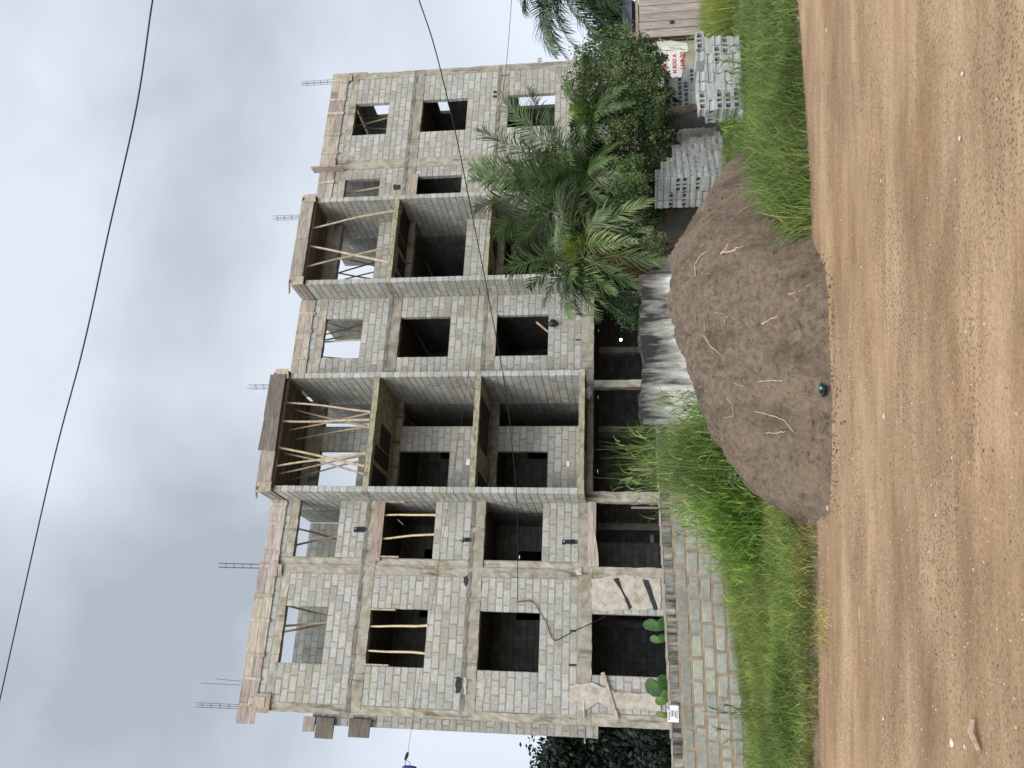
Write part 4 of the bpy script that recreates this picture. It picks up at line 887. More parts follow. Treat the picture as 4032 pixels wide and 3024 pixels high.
# ------------------------------------------------------------------ hollow block piles
def hollow_mesh(kind, seed):
    rr = random.Random(seed); mb = MB()
    xb = [-.2, -.165, -.07, -.03, .03, .07, .165, .2]; zb = [-.075, -.045, -.022, .022, .045, .075]
    def X(x, z): return math.copysign(.178, x) if abs(abs(x) - .2) < 1e-6 and abs(abs(z) - .022) < 1e-6 else x
    for i in range(7):
        if i in (1, 3, 5):
            for a, b in ((zb[0], zb[1]), (zb[4], zb[5])): mb.face([(xb[i], -.1, a), (xb[i + 1], -.1, a), (xb[i + 1], -.1, b), (xb[i], -.1, b)])
            x0, x1, z0, z1 = xb[i], xb[i + 1], zb[1], zb[4]; D = .07; e_ = .006
            mb.face([(x0, -.1, z0), (x0 + e_, D, z0 + e_), (x1 - e_, D, z0 + e_), (x1, -.1, z0)]); mb.face([(x0, -.1, z1), (x1, -.1, z1), (x1 - e_, D, z1 - e_), (x0 + e_, D, z1 - e_)])
            mb.face([(x0, -.1, z0), (x0, -.1, z1), (x0 + e_, D, z1 - e_), (x0 + e_, D, z0 + e_)]); mb.face([(x1, -.1, z0), (x1 - e_, D, z0 + e_), (x1 - e_, D, z1 - e_), (x1, -.1, z1)])
            mb.face([(x0 + e_, D, z0 + e_), (x0 + e_, D, z1 - e_), (x1 - e_, D, z1 - e_), (x1 - e_, D, z0 + e_)])
        else:
            for k in range(5): mb.face([(X(xb[i], zb[k]), -.1, zb[k]), (X(xb[i + 1], zb[k]), -.1, zb[k]), (X(xb[i + 1], zb[k + 1]), -.1, zb[k + 1]), (X(xb[i], zb[k + 1]), -.1, zb[k + 1])])
    for sg in (-1, 1):
        for k in range(5):
            x0, x1 = X(sg * .2, zb[k]), X(sg * .2, zb[k + 1]); q = [(x0, -.1, zb[k]), (x0, .1, zb[k]), (x1, .1, zb[k + 1]), (x1, -.1, zb[k + 1])]; mb.face(q if sg > 0 else q[::-1])
    mb.face([(-.2, -.1, .075), (.2, -.1, .075), (.2, .1, .075), (-.2, .1, .075)]); mb.face([(-.2, .1, -.075), (.2, .1, -.075), (.2, -.1, -.075), (-.2, -.1, -.075)])
    for k in range(5): mb.face([(X(.2, zb[k]), .1, zb[k]), (X(-.2, zb[k]), .1, zb[k]), (X(-.2, zb[k + 1]), .1, zb[k + 1]), (X(.2, zb[k + 1]), .1, zb[k + 1])])
    jit = {}
    out = []
    for v in mb.v:
        key = tuple(round(a, 4) for a in v)
        if key not in jit: jit[key] = tuple(a + rr.uniform(-.003, .003) for a in v)
        out.append(jit[key])
    mb.v = out; k = rr.uniform(.85, 1.12); mb.c = [(k, k, k * rr.uniform(.96, 1.0))] * len(mb.v)
    me = mb.build('hollow_block', 'hblock'); data = me.data; bpy.data.objects.remove(me); return data
HM = [hollow_mesh(0, i) for i in range(7)]
def place_block(P, ang, flip, label, grp, tilt=0):
    o = bpy.data.objects.new('hollow_block', rnd.choice(HM)); col.objects.link(o); o.location = P
    o.rotation_euler = (tilt, rnd.uniform(-.01, .01), ang + (math.pi if flip else 0) + rnd.uniform(-.02, .02)); tag(o, label, 'concrete block', grp)
def pile(C, phi, Lf, Ls, ncour, zbase, grp, adj, depth_rows=2, top_cut=None, side_rows=None):
    """C = near corner; front runs along phi, side runs along phi+90"""
    f = Vector((math.cos(phi), math.sin(phi), 0)); s = Vector((-math.sin(phi), math.cos(phi), 0)); H = .152
    for c in range(ncour):
        z = zbase + c * H + .075; n_in = 0; from_top = ncour - c
        lim = Lf if top_cut is None else Lf - top_cut[0] * max(0, c - top_cut[1])
        lims = Ls - (top_cut[2] * max(0, c - top_cut[1]) if top_cut else 0)
        y = 0.0; row = 0
        while y < max(lims, .2) - .05:
            x_ = 0.0; mode = rnd.random()
            rowdepth = .4 if (row == 0 and rnd.random() < .0) else .2
            # one band of blocks, .4 deep: mixture of two stretchers or headers
            x_ = 0
            while x_ < lim - .17:
                n_in += 1
                if rnd.random() < .45:     # header: end face to the front, .2 wide, .4 deep
                    P = C + f * (x_ + .1) + s * (y + .2 + rnd.uniform(-.02, .012)) + Vector((0, 0, z)); place_block(P, phi + math.pi / 2, rnd.random() < .5, f'hollow block with grooved end outward, {ORD[n_in]} along {ORD[from_top]} course down, {adj}', grp); x_ += .204
                else:                      # two stretchers one behind the other
                    fl = rnd.random() < .35
                    P = C + f * (x_ + .2) + s * (y + .1 + rnd.uniform(-.02, .012)) + Vector((0, 0, z)); place_block(P, phi, fl, f"hollow block with {'plain side' if fl else 'three holes'} outward, {ORD[n_in]} along {ORD[from_top]} course down, {adj}", grp)
                    n_in += 1
                    P = C + f * (x_ + .2) + s * (y + .302) + Vector((0, 0, z)); place_block(P, phi, True, f'inner hollow block, {ORD[n_in]} along {ORD[from_top]} course down, {adj}', grp); x_ += .405
            y += .41; row += 1
pile(Vector((4.90, 15.3, 0)), R(19.5), 1.72, .4, 6, -.38, 'hollow blocks of the low wide pile', 'low wide pile')
pile(Vector((4.80, 19.8, 0)), R(48), 2.0, .82, 12, -.52, 'hollow blocks of the tall stepped pile', 'tall stepped pile', top_cut=(.42, 7, 0.0))
pile(Vector((6.78, 21.2, 0)), R(15), 1.05, .8, 10, -.52, 'hollow blocks of the pile under the shrubs', 'shaded pile')
# top course of the low pile
f_ = Vector((math.cos(R(19.5)), math.sin(R(19.5)), 0)); s_ = Vector((-f_.y, f_.x, 0))
for i, (x_, hd) in enumerate(((0.2, 0), (.52, 1), (.75, 1), (1.2, 1), (1.55, 0))):
    P = Vector((4.90, 15.3, 0)) + f_ * x_ + s_ * (.2 if hd else .1) + Vector((0, 0, -.38 + 6 * .152 + .077)); place_block(P, R(19.5) + (math.pi / 2 if hd else 0), False, f'hollow concrete block on top of the low wide pile, {ORD[i + 1]} one along it', 'hollow blocks of the low wide pile')
place_block(Vector((4.72, 15.2, -.1)), R(80), False, 'pale hollow block on the ground at the foot of the low wide pile', 'hollow blocks of the low wide pile')

# ------------------------------------------------------------------ soil heap
ridge = [(-1.35, 9.7, .12), (-1.15, 9.75, .34), (-.9, 9.9, .64), (-.6, 10.05, .9), (-.26, 10.2, 1.13), (.27, 10.5, 1.27), (.75, 10.75, 1.41), (1.1, 11.0, 1.43), (1.7, 11.8, 1.34), (2.63, 13.0, .78), (3.6, 14.3, .10)]
def heapZ(X, Y):
    best = -9
    for (x0, y0, h0), (x1, y1, h1) in zip(ridge[:-1], ridge[1:]):
        dx, dy = x1 - x0, y1 - y0; t = max(0, min(1, ((X - x0) * dx + (Y - y0) * dy) / (dx * dx + dy * dy)))
        d = math.hypot(X - x0 - t * dx, Y - y0 - t * dy); h = h0 + t * (h1 - h0)
        v = h - .74 * (math.sqrt(d * d + .10) - .316)
        if v > best: best = v
    cut = ((X - 1.42) * 2.19 - (Y - 9.97) * 1.25) / 2.52 - .15      # grass bank side
    if X > .9: best -= 1.5 * max(0, cut) * min(1, (X - .9) * 2)
    return best - 1.0 * max(0, 8.8 - Y) - 1.0 * max(0, -1.3 - X)
def heapN(X, Y, h):
    # clods and down-slope runnels
    n = .034 * mnoise.fractal((X * 1.6, Y * 1.6, 1), 1.0, 2.0, 4) + .028 * mnoise.noise((X * 7, Y * 6, 4)) + .022 * mnoise.noise((X * 17, Y * 14, 9))
    c = mnoise.noise((X * 30, Y * 24, 2)); n += .030 * max(0, c - .1)
    n += .035 * mnoise.noise((X * 4.0 + Y * 1.2, Y * 1.0, 6)) + .011 * mnoise.noise((X * 48, Y * 40, 12)) + .022 * mnoise.noise((X * 15 + Y * 7, Y * 3.2 - X * 1.5, 15))
    return n
xs = np.arange(-2.6, 4.6, .021); ys = np.arange(8.0, 15.2, .024); V = []
for X in xs:
    for Y in ys:
        h = heapZ(X, Y) ; n = heapN(X, Y, h) * (1 if h > 0 else max(0.15, 1 + h * 3))
        V.append((X, Y, max(h + n, -.9 + h * .1)))
idx = np.arange(len(xs) * len(ys)).reshape(len(xs), len(ys)); V = np.array(V)
Fq = np.stack([idx[:-1, :-1], idx[1:, :-1], idx[1:, 1:], idx[:-1, 1:]], -1).reshape(-1, 4)
keep = (V[Fq][:, :, 2].max(1) > -.45); Fq = Fq[keep]; used = np.unique(Fq); rm = -np.ones(len(V), int); rm[used] = np.arange(len(used)); V = V[used]; Fq = rm[Fq]
o = np_mesh('soil_heap', V, Fq, np.ones((len(V), 3)), 'soil', smooth=True); tag(o, 'large heap of loose brown soil tipped beside the road', 'soil heap')
def hz_(X, Y): h = heapZ(X, Y); return h + heapN(X, Y, h)
def on_heap(px, py):
    """march the view ray onto the heap"""
    r = ray(px, py); Y = 8.0
    while Y < 15:
        p = Vector((0, 0, EYE)) + r * (Y / r.y)
        if p.z < max(hz_(p.x, p.y), 0.0): return p
        Y += .01
    return p
# clods
mb = MB(); cl = []
for i in range(2600):
    px = rnd.uniform(2640, 3290); py = rnd.uniform(640, 2050); p = on_heap(px, py)
    if hz_(p.x, p.y) < .03: continue
    rs = rnd.uniform(.005, .018) * (2.0 if rnd.random() < .05 else 1); k = rnd.uniform(.7, 1.15); sphere(mb, p, rs, 6, 4, (k, k, k), (1, 1, .8), .25)
for i in range(900):      # crumbs spilt onto the road along the toe
    X = rnd.uniform(-1.6, 2.0); Y = 9.05
    if heapZ(X, Y) <= 0: continue
    while heapZ(X, Y) > 0 and Y > 7.5: Y -= .02
    Y -= rnd.expovariate(7) - .05; r_ = abs(rnd.gauss(.003, .004)) + .002; k = rnd.uniform(.6, 1.1); sphere(mb, (X, Y, roadZ(X, Y) + r_ * .4), r_, 5, 4, (k, k, k), (1, 1, .8), .25)
tag(mb.build('soil_clods', 'soil'), 'scattered clods of earth lying on the brown soil heap', 'soil clods', kind='stuff')
# roots
Zr = (2500, 500, .6173)
roots = [([(560, 805), (610, 795), (660, 775), (700, 760)], .022, 'thick pale broken root lying on the soil heap below its forked end'), ([(575, 790), (600, 750), (630, 705)], .015, 'dark branching piece beside the thick pale root on the heap'),
 ([(395, 950), (385, 880), (430, 810), (490, 780)], .013, 'curved brown root arching near the crest of the soil heap'), ([(400, 955), (430, 935), (480, 935)], .007, 'thin forked root end just below the curved brown root'),
 ([(640, 470), (655, 420), (665, 395), (700, 385)], .010, 'hooked pale root on the heap facing the stepped block pile'), ([(980, 1070), (1050, 1050), (1100, 1015), (1155, 995)], .008, 'long thin pale root near the road side of the heap'),
 ([(820, 1255), (860, 1235), (915, 1205)], .018, 'stubby pale stick half buried in the middle of the heap'), ([(575, 1255), (580, 1215), (610, 1210), (650, 1230)], .008, 'small looped root on the upper middle of the heap'),
 ([(445, 1240), (450, 1330), (490, 1400), (555, 1450)], .006, 'long fine rootlet running down the crest of the heap'), ([(320, 1030), (325, 1060), (340, 1080)], .008, 'short pale root at the very top of the heap'),
 ([(665, 540), (740, 500), (790, 488), (835, 492)], .006, 'thin straight rootlet on the upper side of the heap near the grass'), ([(505, 1185), (560, 1190), (600, 1215)], .006, 'fine crooked rootlet beside the looped root')]
for pts, r_, lb in roots:
    P = [on_heap(Zr[0] + a * Zr[2], Zr[1] + b * Zr[2]) + Vector((0, -.005, r_ * rnd.uniform(.1, .8))) for a, b in pts]; mb = MB(); q = []
    for i in range(len(P) - 1):
        for k in range(4): q.append(P[i].lerp(P[i + 1], k / 4) + Vector((rnd.uniform(-1, 1), rnd.uniform(-1, 1), rnd.uniform(0, 1))) * r_ * .5)
    q.append(P[-1]); n = len(q); mb.tube(q, [r_ * .8 * lerp(1, .4, i / n) for i in range(n)], 7)
    tag(mb.build('root', 'root', origin=P[0], smooth=True), lb, 'root', 'roots lying on the soil heap')
Zq = (2400, 1300, .6173)
for pts, r_, lb in (([(610, 40), (650, 100), (715, 155)], .007, 'fine pale root at the upper edge of the heap near the mouldy wall'), ([(930, 520), (1050, 545), (1130, 580), (1180, 650)], .006, 'long curved rootlet low on the heap near the tall grass side'),
   ([(1000, 655), (1080, 655), (1130, 645)], .006, 'short straight rootlet below the long curved rootlet'), ([(800, 335), (870, 365)], .006, 'pale straw twig in the hollow of the heap'), ([(960, 330), (1050, 320), (1110, 325)], .006, 'bundle of straw beside the hollow in the heap'),
   ([(750, 430), (790, 470), (800, 550), (740, 560)], .005, 'hooked rootlet on the tall grass side of the heap')):
    P = [on_heap(Zq[0] + a * Zq[2], Zq[1] + b * Zq[2]) + Vector((0, -.01, .01)) for a, b in pts]; mb = MB(); q = []
    for i in range(len(P) - 1):
        for k in range(4): q.append(P[i].lerp(P[i + 1], k / 4) + Vector((rnd.uniform(-1, 1), rnd.uniform(-1, 1), rnd.uniform(0, 1))) * .006)
    q.append(P[-1]); mb.tube(q, r_, 6); tag(mb.build('root', 'root', origin=P[0], smooth=True), lb, 'root', 'roots lying on the soil heap')
# bag at the foot of the heap
p = on_heap(2400 + 1375 * .6173, 1300 + 382 * .6173); tb = empty('trash_bag', p + Vector((0, -.05, .03))); tag(tb, 'small torn black bag with a teal scrap at the foot of the heap', 'trash')
mb = MB(); sphere(mb, (0, 0, 0), .055, 10, 8, sc=(1.3, .8, .6), jit=.3); mb.build('bag', 'black', tb)
mb = MB(); sphere(mb, (.02, -.035, .028), .014, 7, 5, sc=(1.3, .6, .9), jit=.2); mb.build('teal_scrap', 'teal', tb)

# ------------------------------------------------------------------ stones on the road
def px_ground(px, py, z=0.0):
    r = ray(px, py); t = (z - EYE) / r.z; return Vector((0, 0, EYE)) + r * t
def stone(px, py, r_, k, lb=None, flat=.5):
    r_ *= .68; k *= .8
    p = px_ground(px, py, .0); mb = MB(); sphere(mb, (p.x, p.y, p.z + r_ * flat * .4), r_, 7, 5, (k, k * .97, k * .92), (rnd.uniform(1, 1.5), rnd.uniform(.7, 1), flat), .18); return mb, p
named = [(3750, 2925, .035, 1.35, 'white stone on the road near the photo bottom edge'), (3480, 2830, .022, 1.15, 'pale flat stone beside the small weed on the road'), (3800, 2940, .02, 1.3, 'second small white stone beside the white road stone'),
 (3482, 1640, .03, .95, 'large pale flat pebble in the middle of the road below the heap'), (3260, 2000, .035, .9, 'rounded brown stone at the road edge beside the heap'), (3145, 75, .05, .85, "tan stone at the road edge near the photo's top corner"), (3790, 290, .02, 1.1, 'small white pebble on the road near the upper photo corner'),
 (3780, 545, .02, 1.2, 'white chip on the gravelly road patch'), (3470, 712, .018, 1.2, 'white chip in the middle of the road near the dark rut'), (3990, 730, .022, .95, "orange tan chip by the photo's far road edge"), (3255, 120, .03, .8, 'brown stone embedded near the upper road edge')]
for px, py, r_, k, lb in named:
    mb, p = stone(px, py, r_, k); tag(mb.build('stone', 'stone', origin=p), lb, 'stone')
mb = MB()
for i in range(4200):
    if rnd.random() < .5: X = rnd.uniform(-6, 6); Y = rnd.uniform(2.6, 9.6)
    else: X = rnd.gauss(-1.3, .8); Y = rnd.uniform(3.0, 8)
    if rnd.random() < .18: X = rnd.uniform(-5, 5); Y = edgeY(X) + rnd.gauss(-.08, .07)
    r_ = abs(rnd.gauss(.002, .0026)) + .0025; k = rnd.uniform(.25, .95) if rnd.random() < .8 else rnd.uniform(1, 1.3)
    z = roadZ(X, Y)
    sphere(mb, (X, Y, z + r_ * .2), r_, 5, 3, (k * .8, k * .70, k * .60), (1.2, 1, .6), .2)
tag(mb.build('gravel', 'stone'), 'loose gravel and pebbles scattered over the brown dirt road', 'gravel', kind='stuff')
mb = MB(); a, b = px_ground(3830, 2830, .03), px_ground(3855, 2955, .02); mid = (a + b) / 2 + Vector((.0, .04, .01)); mb.tube([a, mid, b], [.012, .02, .014], 7, c=(.7, .6, .55))
tag(mb.build('stick', 'root', origin=a), "dry leaf sheath stick on the road near the photo's bottom corner", 'stick')
mb = MB(); a, b = px_ground(3385, 2385, .01), px_ground(3388, 2460, .01); mb.tube([a, (a + b) / 2 + Vector((0, .02, 0)), b], .008, 6); tag(mb.build('twig', 'root', origin=a), 'thin dark twig on the road below the grass bank', 'twig')

# ------------------------------------------------------------------ grasses
def blades(name, P, h, w, lean, az, colr, mat='grass', droop=1.0, seg=3, parent=None):
    n = len(P); t = np.linspace(0, 1, seg + 1)[None, :]
    hx = np.cos(az)[:, None]; hy = np.sin(az)[:, None]
    out = (lean * h)[:, None] * t ** 2 * droop
    z = h[:, None] * (t - 0.35 * lean[:, None] * t ** 3)
    cx = P[:, 0:1] + hx * out; cy = P[:, 1:2] + hy * out; cz = P[:, 2:3] + z
    fa = nrg.uniform(0, math.pi, n); sx = np.cos(fa)[:, None]; sy = np.sin(fa)[:, None]
    ww = (w[:, None] / 2) * np.clip(1.05 - t ** 1.6, 0.06, 1)
    Lf = np.stack([cx - sx * ww, cy - sy * ww, cz], -1); Rt = np.stack([cx + sx * ww, cy + sy * ww, cz], -1)
    V = np.stack([Lf, Rt], 2).reshape(n, (seg + 1) * 2, 3)
    k = np.arange(seg); q = np.stack([2 * k, 2 * k + 1, 2 * k + 3, 2 * k + 2], -1)
    Fq = (np.arange(n)[:, None, None] * (seg + 1) * 2 + q[None]).reshape(-1, 4)
    C = np.repeat(colr[:, None, :], (seg + 1) * 2, 1).reshape(-1, 3)
    return np_mesh(name, V.reshape(-1, 3), Fq, C, mat, parent)
def gcol(n, base=(1, 1, 1), v=.25, dry=.08):
    c = np.ones((n, 3)) * np.array(base) * nrg.uniform(1 - v, 1 + v, (n, 1)); d = nrg.random(n) < dry; c[d] *= np.array([2.1, 1.35, 1.6]); return c
def gz(X, Y): return np.array([vergeZ(a, b) if b < edgeY(a) + 2.2 else -0.038 * (b - 9.4) + .05 for a, b in zip(X, Y)])
EY = lambda X: np.interp(X, [-16, -3.8, 0, 2.2, 4.1, 10, 18], [9.35, 9.2, 9.18, 9.35, 9.9, 11.8, 14.6])
def heapH(X, Y): return np.array([heapZ(a, b) for a, b in zip(X, Y)])
def patch_noise(X, Y, s=1.3, o=0): return np.array([mnoise.noise((a * s, b * s, o)) for a, b in zip(X, Y)])
# near bank (left of the heap as one stands on the road)
n = 74000; X = nrg.uniform(-8.5, -.3, n); Y = EY(X) + .05 + nrg.random(n) ** 1.15 * 6.0; m_ = Y < 15.15; X, Y = X[m_], Y[m_]; m_ = heapH(X, Y) < -.05; X, Y = X[m_], Y[m_]
pn = patch_noise(X, Y); n = len(X); wl = np.clip((Y - 11.6) / 2.8, 0, 1) ** 1.3; hm = np.interp(X, [-7.5, -5.6, -4.5, -3.6, -2.4], [.18, .36, .56, .80, 1.1]); h = nrg.uniform(.13, .32, n) * (1 + .5 * pn) * np.clip(.5 + (Y - EY(X)) * .5, .45, 1.1) * (1 - wl) + wl * hm * nrg.uniform(.5, 1.08, n); c = gcol(n, (1, 1, 1), .5, .07) * (1 + .35 * patch_noise(X, Y, .7, 4) + .3 * patch_noise(X, Y, 3.5, 4))[:, None]
edge = (Y - EY(X)) < .35; c[edge] *= np.array([1.0, .82, 1.0])
o = blades('verge_grass', np.stack([X, Y, gz(X, Y) - .01], -1), h, nrg.uniform(.008, .017, n), nrg.uniform(.2, 1.2, n), nrg.uniform(0, 6.28, n), c)
tag(o, 'dense green grass covering the bank between road and boundary wall', 'grass', kind='stuff')
# far bank
n = 80000; X = nrg.uniform(1.0, 11, n); Y = EY(X) + .02 + nrg.random(n) ** 1.3 * 9.5
m_ = (heapH(X, Y) < .06) & (X / Y < .52) & (X / Y > .05) & (Y < 22 - .0 * X); X, Y = X[m_], Y[m_]
inp = ((X - 4.9) * math.cos(R(19.5)) + (Y - 15.3) * math.sin(R(19.5)) > -.1) & ((X - 4.9) * math.cos(R(19.5)) + (Y - 15.3) * math.sin(R(19.5)) < 1.9) & (-(X - 4.9) * math.sin(R(19.5)) + (Y - 15.3) * math.cos(R(19.5)) > -.05) & (-(X - 4.9) * math.sin(R(19.5)) + (Y - 15.3) * math.cos(R(19.5)) < .6)
X, Y = X[~inp], Y[~inp]; n = len(X); pn = patch_noise(X, Y, 1.1, 2)
hl = ((X - 1.42) * 2.19 - (Y - 9.97) * 1.25) / 2.52; h = nrg.uniform(.14, .36, n) * (1 + .55 * pn) * (1 + .8 * np.clip(1.3 - np.abs(hl - .5), 0, 1) * np.clip(13 - Y, 0, 1) - .35 * np.clip(Y - 13, 0, 1)); c = gcol(n, (.8, .88, .95), .5, .10) * (1 + .3 * patch_noise(X, Y, .6, 8) + .35 * patch_noise(X, Y, 3, 8))[:, None]
o = blades('verge_grass', np.stack([X, Y, gz(X, Y) - .01], -1), h, nrg.uniform(.008, .017, n), nrg.uniform(.2, 1.2, n), nrg.uniform(0, 6.28, n), c)
tag(o, 'green and yellowish grass covering the bank beside the block piles', 'grass', kind='stuff')
# bright high grass near the gate
n = 9000; X = nrg.uniform(7.0, 11.5, n); Y = nrg.uniform(16.5, 22.5, n); m_ = (X / Y > .41); X, Y = X[m_], Y[m_]; n = len(X)
o = blades('high_grass', np.stack([X, Y, gz(X, Y)], -1), nrg.uniform(.35, .75, n), nrg.uniform(.012, .02, n), nrg.uniform(.1, .7, n), nrg.uniform(0, 6.28, n), gcol(n, (1.1, 1.1, .95), .3, .15))
tag(o, 'bright yellow green high grass growing in front of the plank gate', 'grass', kind='stuff')
# dry tufts at the bank foot
for (px, py, lb) in ((3170, 2200, 'pale dry grass tuft at the bank foot nearest the soil heap'), (3225, 2470, 'straw coloured grass tuft overhanging the road edge')):
    p = px_ground(px, py, .05); n = 260; X = nrg.normal(p.x, .16, n); Y = nrg.normal(p.y, .12, n)
    o = blades('dry_grass_tuft', np.stack([X, Y, gz(X, Y)], -1), nrg.uniform(.1, .24, n), nrg.uniform(.005, .008, n), nrg.uniform(.4, 1.3, n), nrg.uniform(0, 6.28, n), gcol(n, (3.2, 2.0, 3.2), .2, 0)); tag(o, lb, 'grass tuft')
# tall elephant grass clumps
def tall_clump(name, specs, lb, base=(1, 1, 1), cat='tall grass'):
    """stems with long blades arching off them at every height"""
    Ps = []; H = []; A = []; Ln = []; W = []
    for (px, py, Y, hh, spread, cnt) in specs:
        p = atY(px, py, Y)
        for _ in range(max(3, int(cnt / 3.6))):
            x0, y0 = rnd.gauss(p.x, spread), rnd.gauss(Y, .22); H0 = hh * rnd.uniform(.5, 1.15); ta = rnd.uniform(0, 6.28); tl = rnd.uniform(0, .22)
            for q in range(rnd.randint(5, 8)):
                f = rnd.uniform(.12, 1.0); Ps.append((x0 + math.cos(ta) * tl * f * H0, y0 + math.sin(ta) * tl * f * H0, -.15 + f * H0 * .85)); H.append(rnd.uniform(.14, .34)); A.append(rnd.uniform(0, 6.28)); Ln.append(rnd.uniform(.5, 2.3)); W.append(rnd.uniform(.012, .026))
            Ps.append((x0, y0, -.15)); H.append(H0); A.append(ta); Ln.append(tl); W.append(.014)
    Pn = np.array(Ps); n = len(Pn)
    o = blades(name, Pn, np.array(H), np.array(W), np.array(Ln), np.array(A), gcol(n, base, .35, .04), seg=6); tag(o, lb, cat); return o
tall_clump('tall_grass', [(2800, 1700, 13.4, 1.75, .32, 650), (2800, 1850, 13.1, 2.45, .24, 560), (2800, 1770, 14.2, 2.35, .34, 360), (2800, 1780, 12.9, 1.3, .4, 700), (2800, 1900, 13.8, 1.9, .4, 500)], 'tall arching elephant grass clump in front of the plastered wall behind the heap', (.95, 1.05, 1.1))
tall_clump('tall_grass', [(2800, 1975, 12.9, 1.5, .25, 600), (2850, 2080, 12.4, 1.15, .25, 800), (2850, 2170, 12.5, .8, .2, 200)], 'lower bright clump of long grass at the wall nearer the photo bottom', (1.15, 1.35, 1.0))
tall_clump('tall_grass', [(2850, 165, 17.5, 1.55, .05, 26)], 'few long arching grass blades crossing in front of the red writing', (1.4, 1.6, 1.1))
tall_clump('tall_grass', [(2960, 430, 14.3, .55, .5, 60), (2960, 260, 14.6, .5, .5, 60), (2960, 500, 14.4, .6, .15, 40)], 'loose longer grass half hiding the foot of the low wide block pile', (.9, 1, 1))
tall_clump('tall_grass', [(2900, 2810, 14.4, .95, .16, 26), (2900, 2960, 14.2, .8, .1, 12)], 'sparse dark long blades against the near boundary wall', (.6, .75, .8))

# leafy plants
def leaf_quads(C, size, colr, mat, name, parent=None, asp=.5, droop=.2):
    n = len(C); d = nrg.normal(size=(n, 3)); d /= np.linalg.norm(d, axis=1)[:, None]; u = nrg.normal(size=(n, 3)); s = np.cross(d, u); s /= np.linalg.norm(s, axis=1)[:, None] + 1e-9
    d[:, 2] -= droop; sz = size[:, None]
    V = np.stack([C - d * sz * .5, C + s * sz * asp * .5, C + d * sz * .5, C - s * sz * asp * .5], 1).reshape(-1, 3)
    Fq = np.arange(n * 4).reshape(-1, 4); Cc = np.repeat(colr, 4, 0); return np_mesh(name, V, Fq, Cc, mat, parent)
def crown_points(cs, n, clump=.35):
    """cs: list of (center, radii) ellipsoids -> points on uneven clumps near their surfaces"""
    out = []; tot = sum(r[0] * r[1] + r[0] * r[2] for _, r in cs)
    for c, r in cs:
        k = max(3, int(n * (r[0] * r[1] + r[0] * r[2]) / tot)); nc = max(8, k // 45)
        d = nrg.normal(size=(nc, 3)); d /= np.linalg.norm(d, axis=1)[:, None]; rad = nrg.uniform(.4, 1.25, (nc, 1)); cc = np.array(c) + d * rad * np.array(r)
        w_ = nrg.integers(0, nc, k); out.append(cc[w_] + nrg.normal(size=(k, 3)) * clump * min(r) * nrg.uniform(.3, 1.25, (k, 1)))
    return np.concatenate(out)
def bush(name, cs, n, size, base, lb, cat, mat='bush', stem=None, clump=.24, sv=.45):
    g = empty(name, stem[0] if stem else cs[0][0]); tag(g, lb, cat)
    P = crown_points(cs, n, clump) - np.array(g.location); leaf_quads(P, nrg.uniform(.6, 1.4, len(P)) * size, gcol(len(P), base, sv, .03), mat, 'foliage', g)
    if stem:
        mb = MB(); b0 = Vector(stem[0])
        for c, r in cs:
            for q in range(2):
                c2 = Vector(c) + Vector((rnd.uniform(-.4, .4) * r[0], rnd.uniform(-.4, .4) * r[1], rnd.uniform(-.2, .3) * r[2])); mid = b0.lerp(c2, .5) + Vector((rnd.uniform(-.15, .15), rnd.uniform(-.15, .15), .1)) * (c2 - b0).length * .5
                pts = [b0 * (1 - t) ** 2 + mid * 2 * t * (1 - t) + c2 * t * t for t in [i / 8 for i in range(9)]]
                mb.tube([p - b0 for p in pts], [stem[1] * lerp(1, .2, i / 8) for i in range(9)], 7)
        mb.build('trunk', 'trunk', g)
    return g
def E_(px, py, Y, rx, rz, ry=None):   # ellipsoid from a photo pixel; rx = half width (photo rows), rz = half height (photo columns), in px
    c = atY(px, py, Y); k = Y / F_PX; return (tuple(c), (rx * k, (ry or max(rx, rz) * .8) * k, rz * k))
bush('shrub', [E_(2330, 235, 20.7, 95, 60), E_(2440, 220, 20.6, 105, 80), E_(2560, 330, 20.4, 90, 60), E_(2470, 330, 20.5, 130, 90), E_(2370, 400, 20.6, 90, 90), E_(2300, 330, 20.8, 60, 70), E_(2540, 200, 20.6, 55, 40), E_(2590, 480, 20.4, 70, 45), E_(2590, 260, 21.2, 70, 32), E_(2620, 380, 20.6, 55, 35)], 26000, .062, (1.2, 1.25, 1.1), 'airy small-leaved shrub hanging over the wall beside the red writing', 'shrub', stem=(tuple(atY(2740, 430, 22.4)), .04))
bush('shrub', [E_(2480, 560, 21.6, 130, 120), E_(2560, 480, 21.4, 100, 70), E_(2590, 640, 21.3, 90, 50), E_(2640, 570, 21.9, 50, 40), E_(2420, 640, 21.5, 100, 120), E_(2450, 450, 19.9, 80, 90), E_(2570, 450, 19.9, 60, 60), E_(2470, 700, 19.5, 90, 70), E_(2530, 715, 19.4, 80, 28)], 26000, .062, (1.0, 1.1, .95), 'dark leafy shrub behind the tall stepped block pile', 'shrub', stem=(tuple(atY(2760, 640, 22)), .04))
bush('shrub', [E_(2490, 760, 21.0, 120, 120), E_(2560, 780, 21, 90, 50), E_(2560, 870, 20.8, 60, 45), E_(2450, 900, 20.5, 110, 110)], 20000, .06, (.68, .8, .7), 'very dark shrub in the shade between the two near palms', 'shrub', stem=(tuple(atY(2740, 800, 21)), .04))
bush('shrub', [E_(2530, 1090, 16.4, 60, 50), E_(2440, 1150, 15.9, 70, 75), E_(2470, 1240, 15.9, 45, 55), E_(2400, 1120, 16.2, 60, 40)], 7500, .042, (.7, .95, .95), 'feathery dark shrub leaning over the top of the mouldy wall', 'shrub', stem=(tuple(atY(2560, 1140, 16.1)), .035))
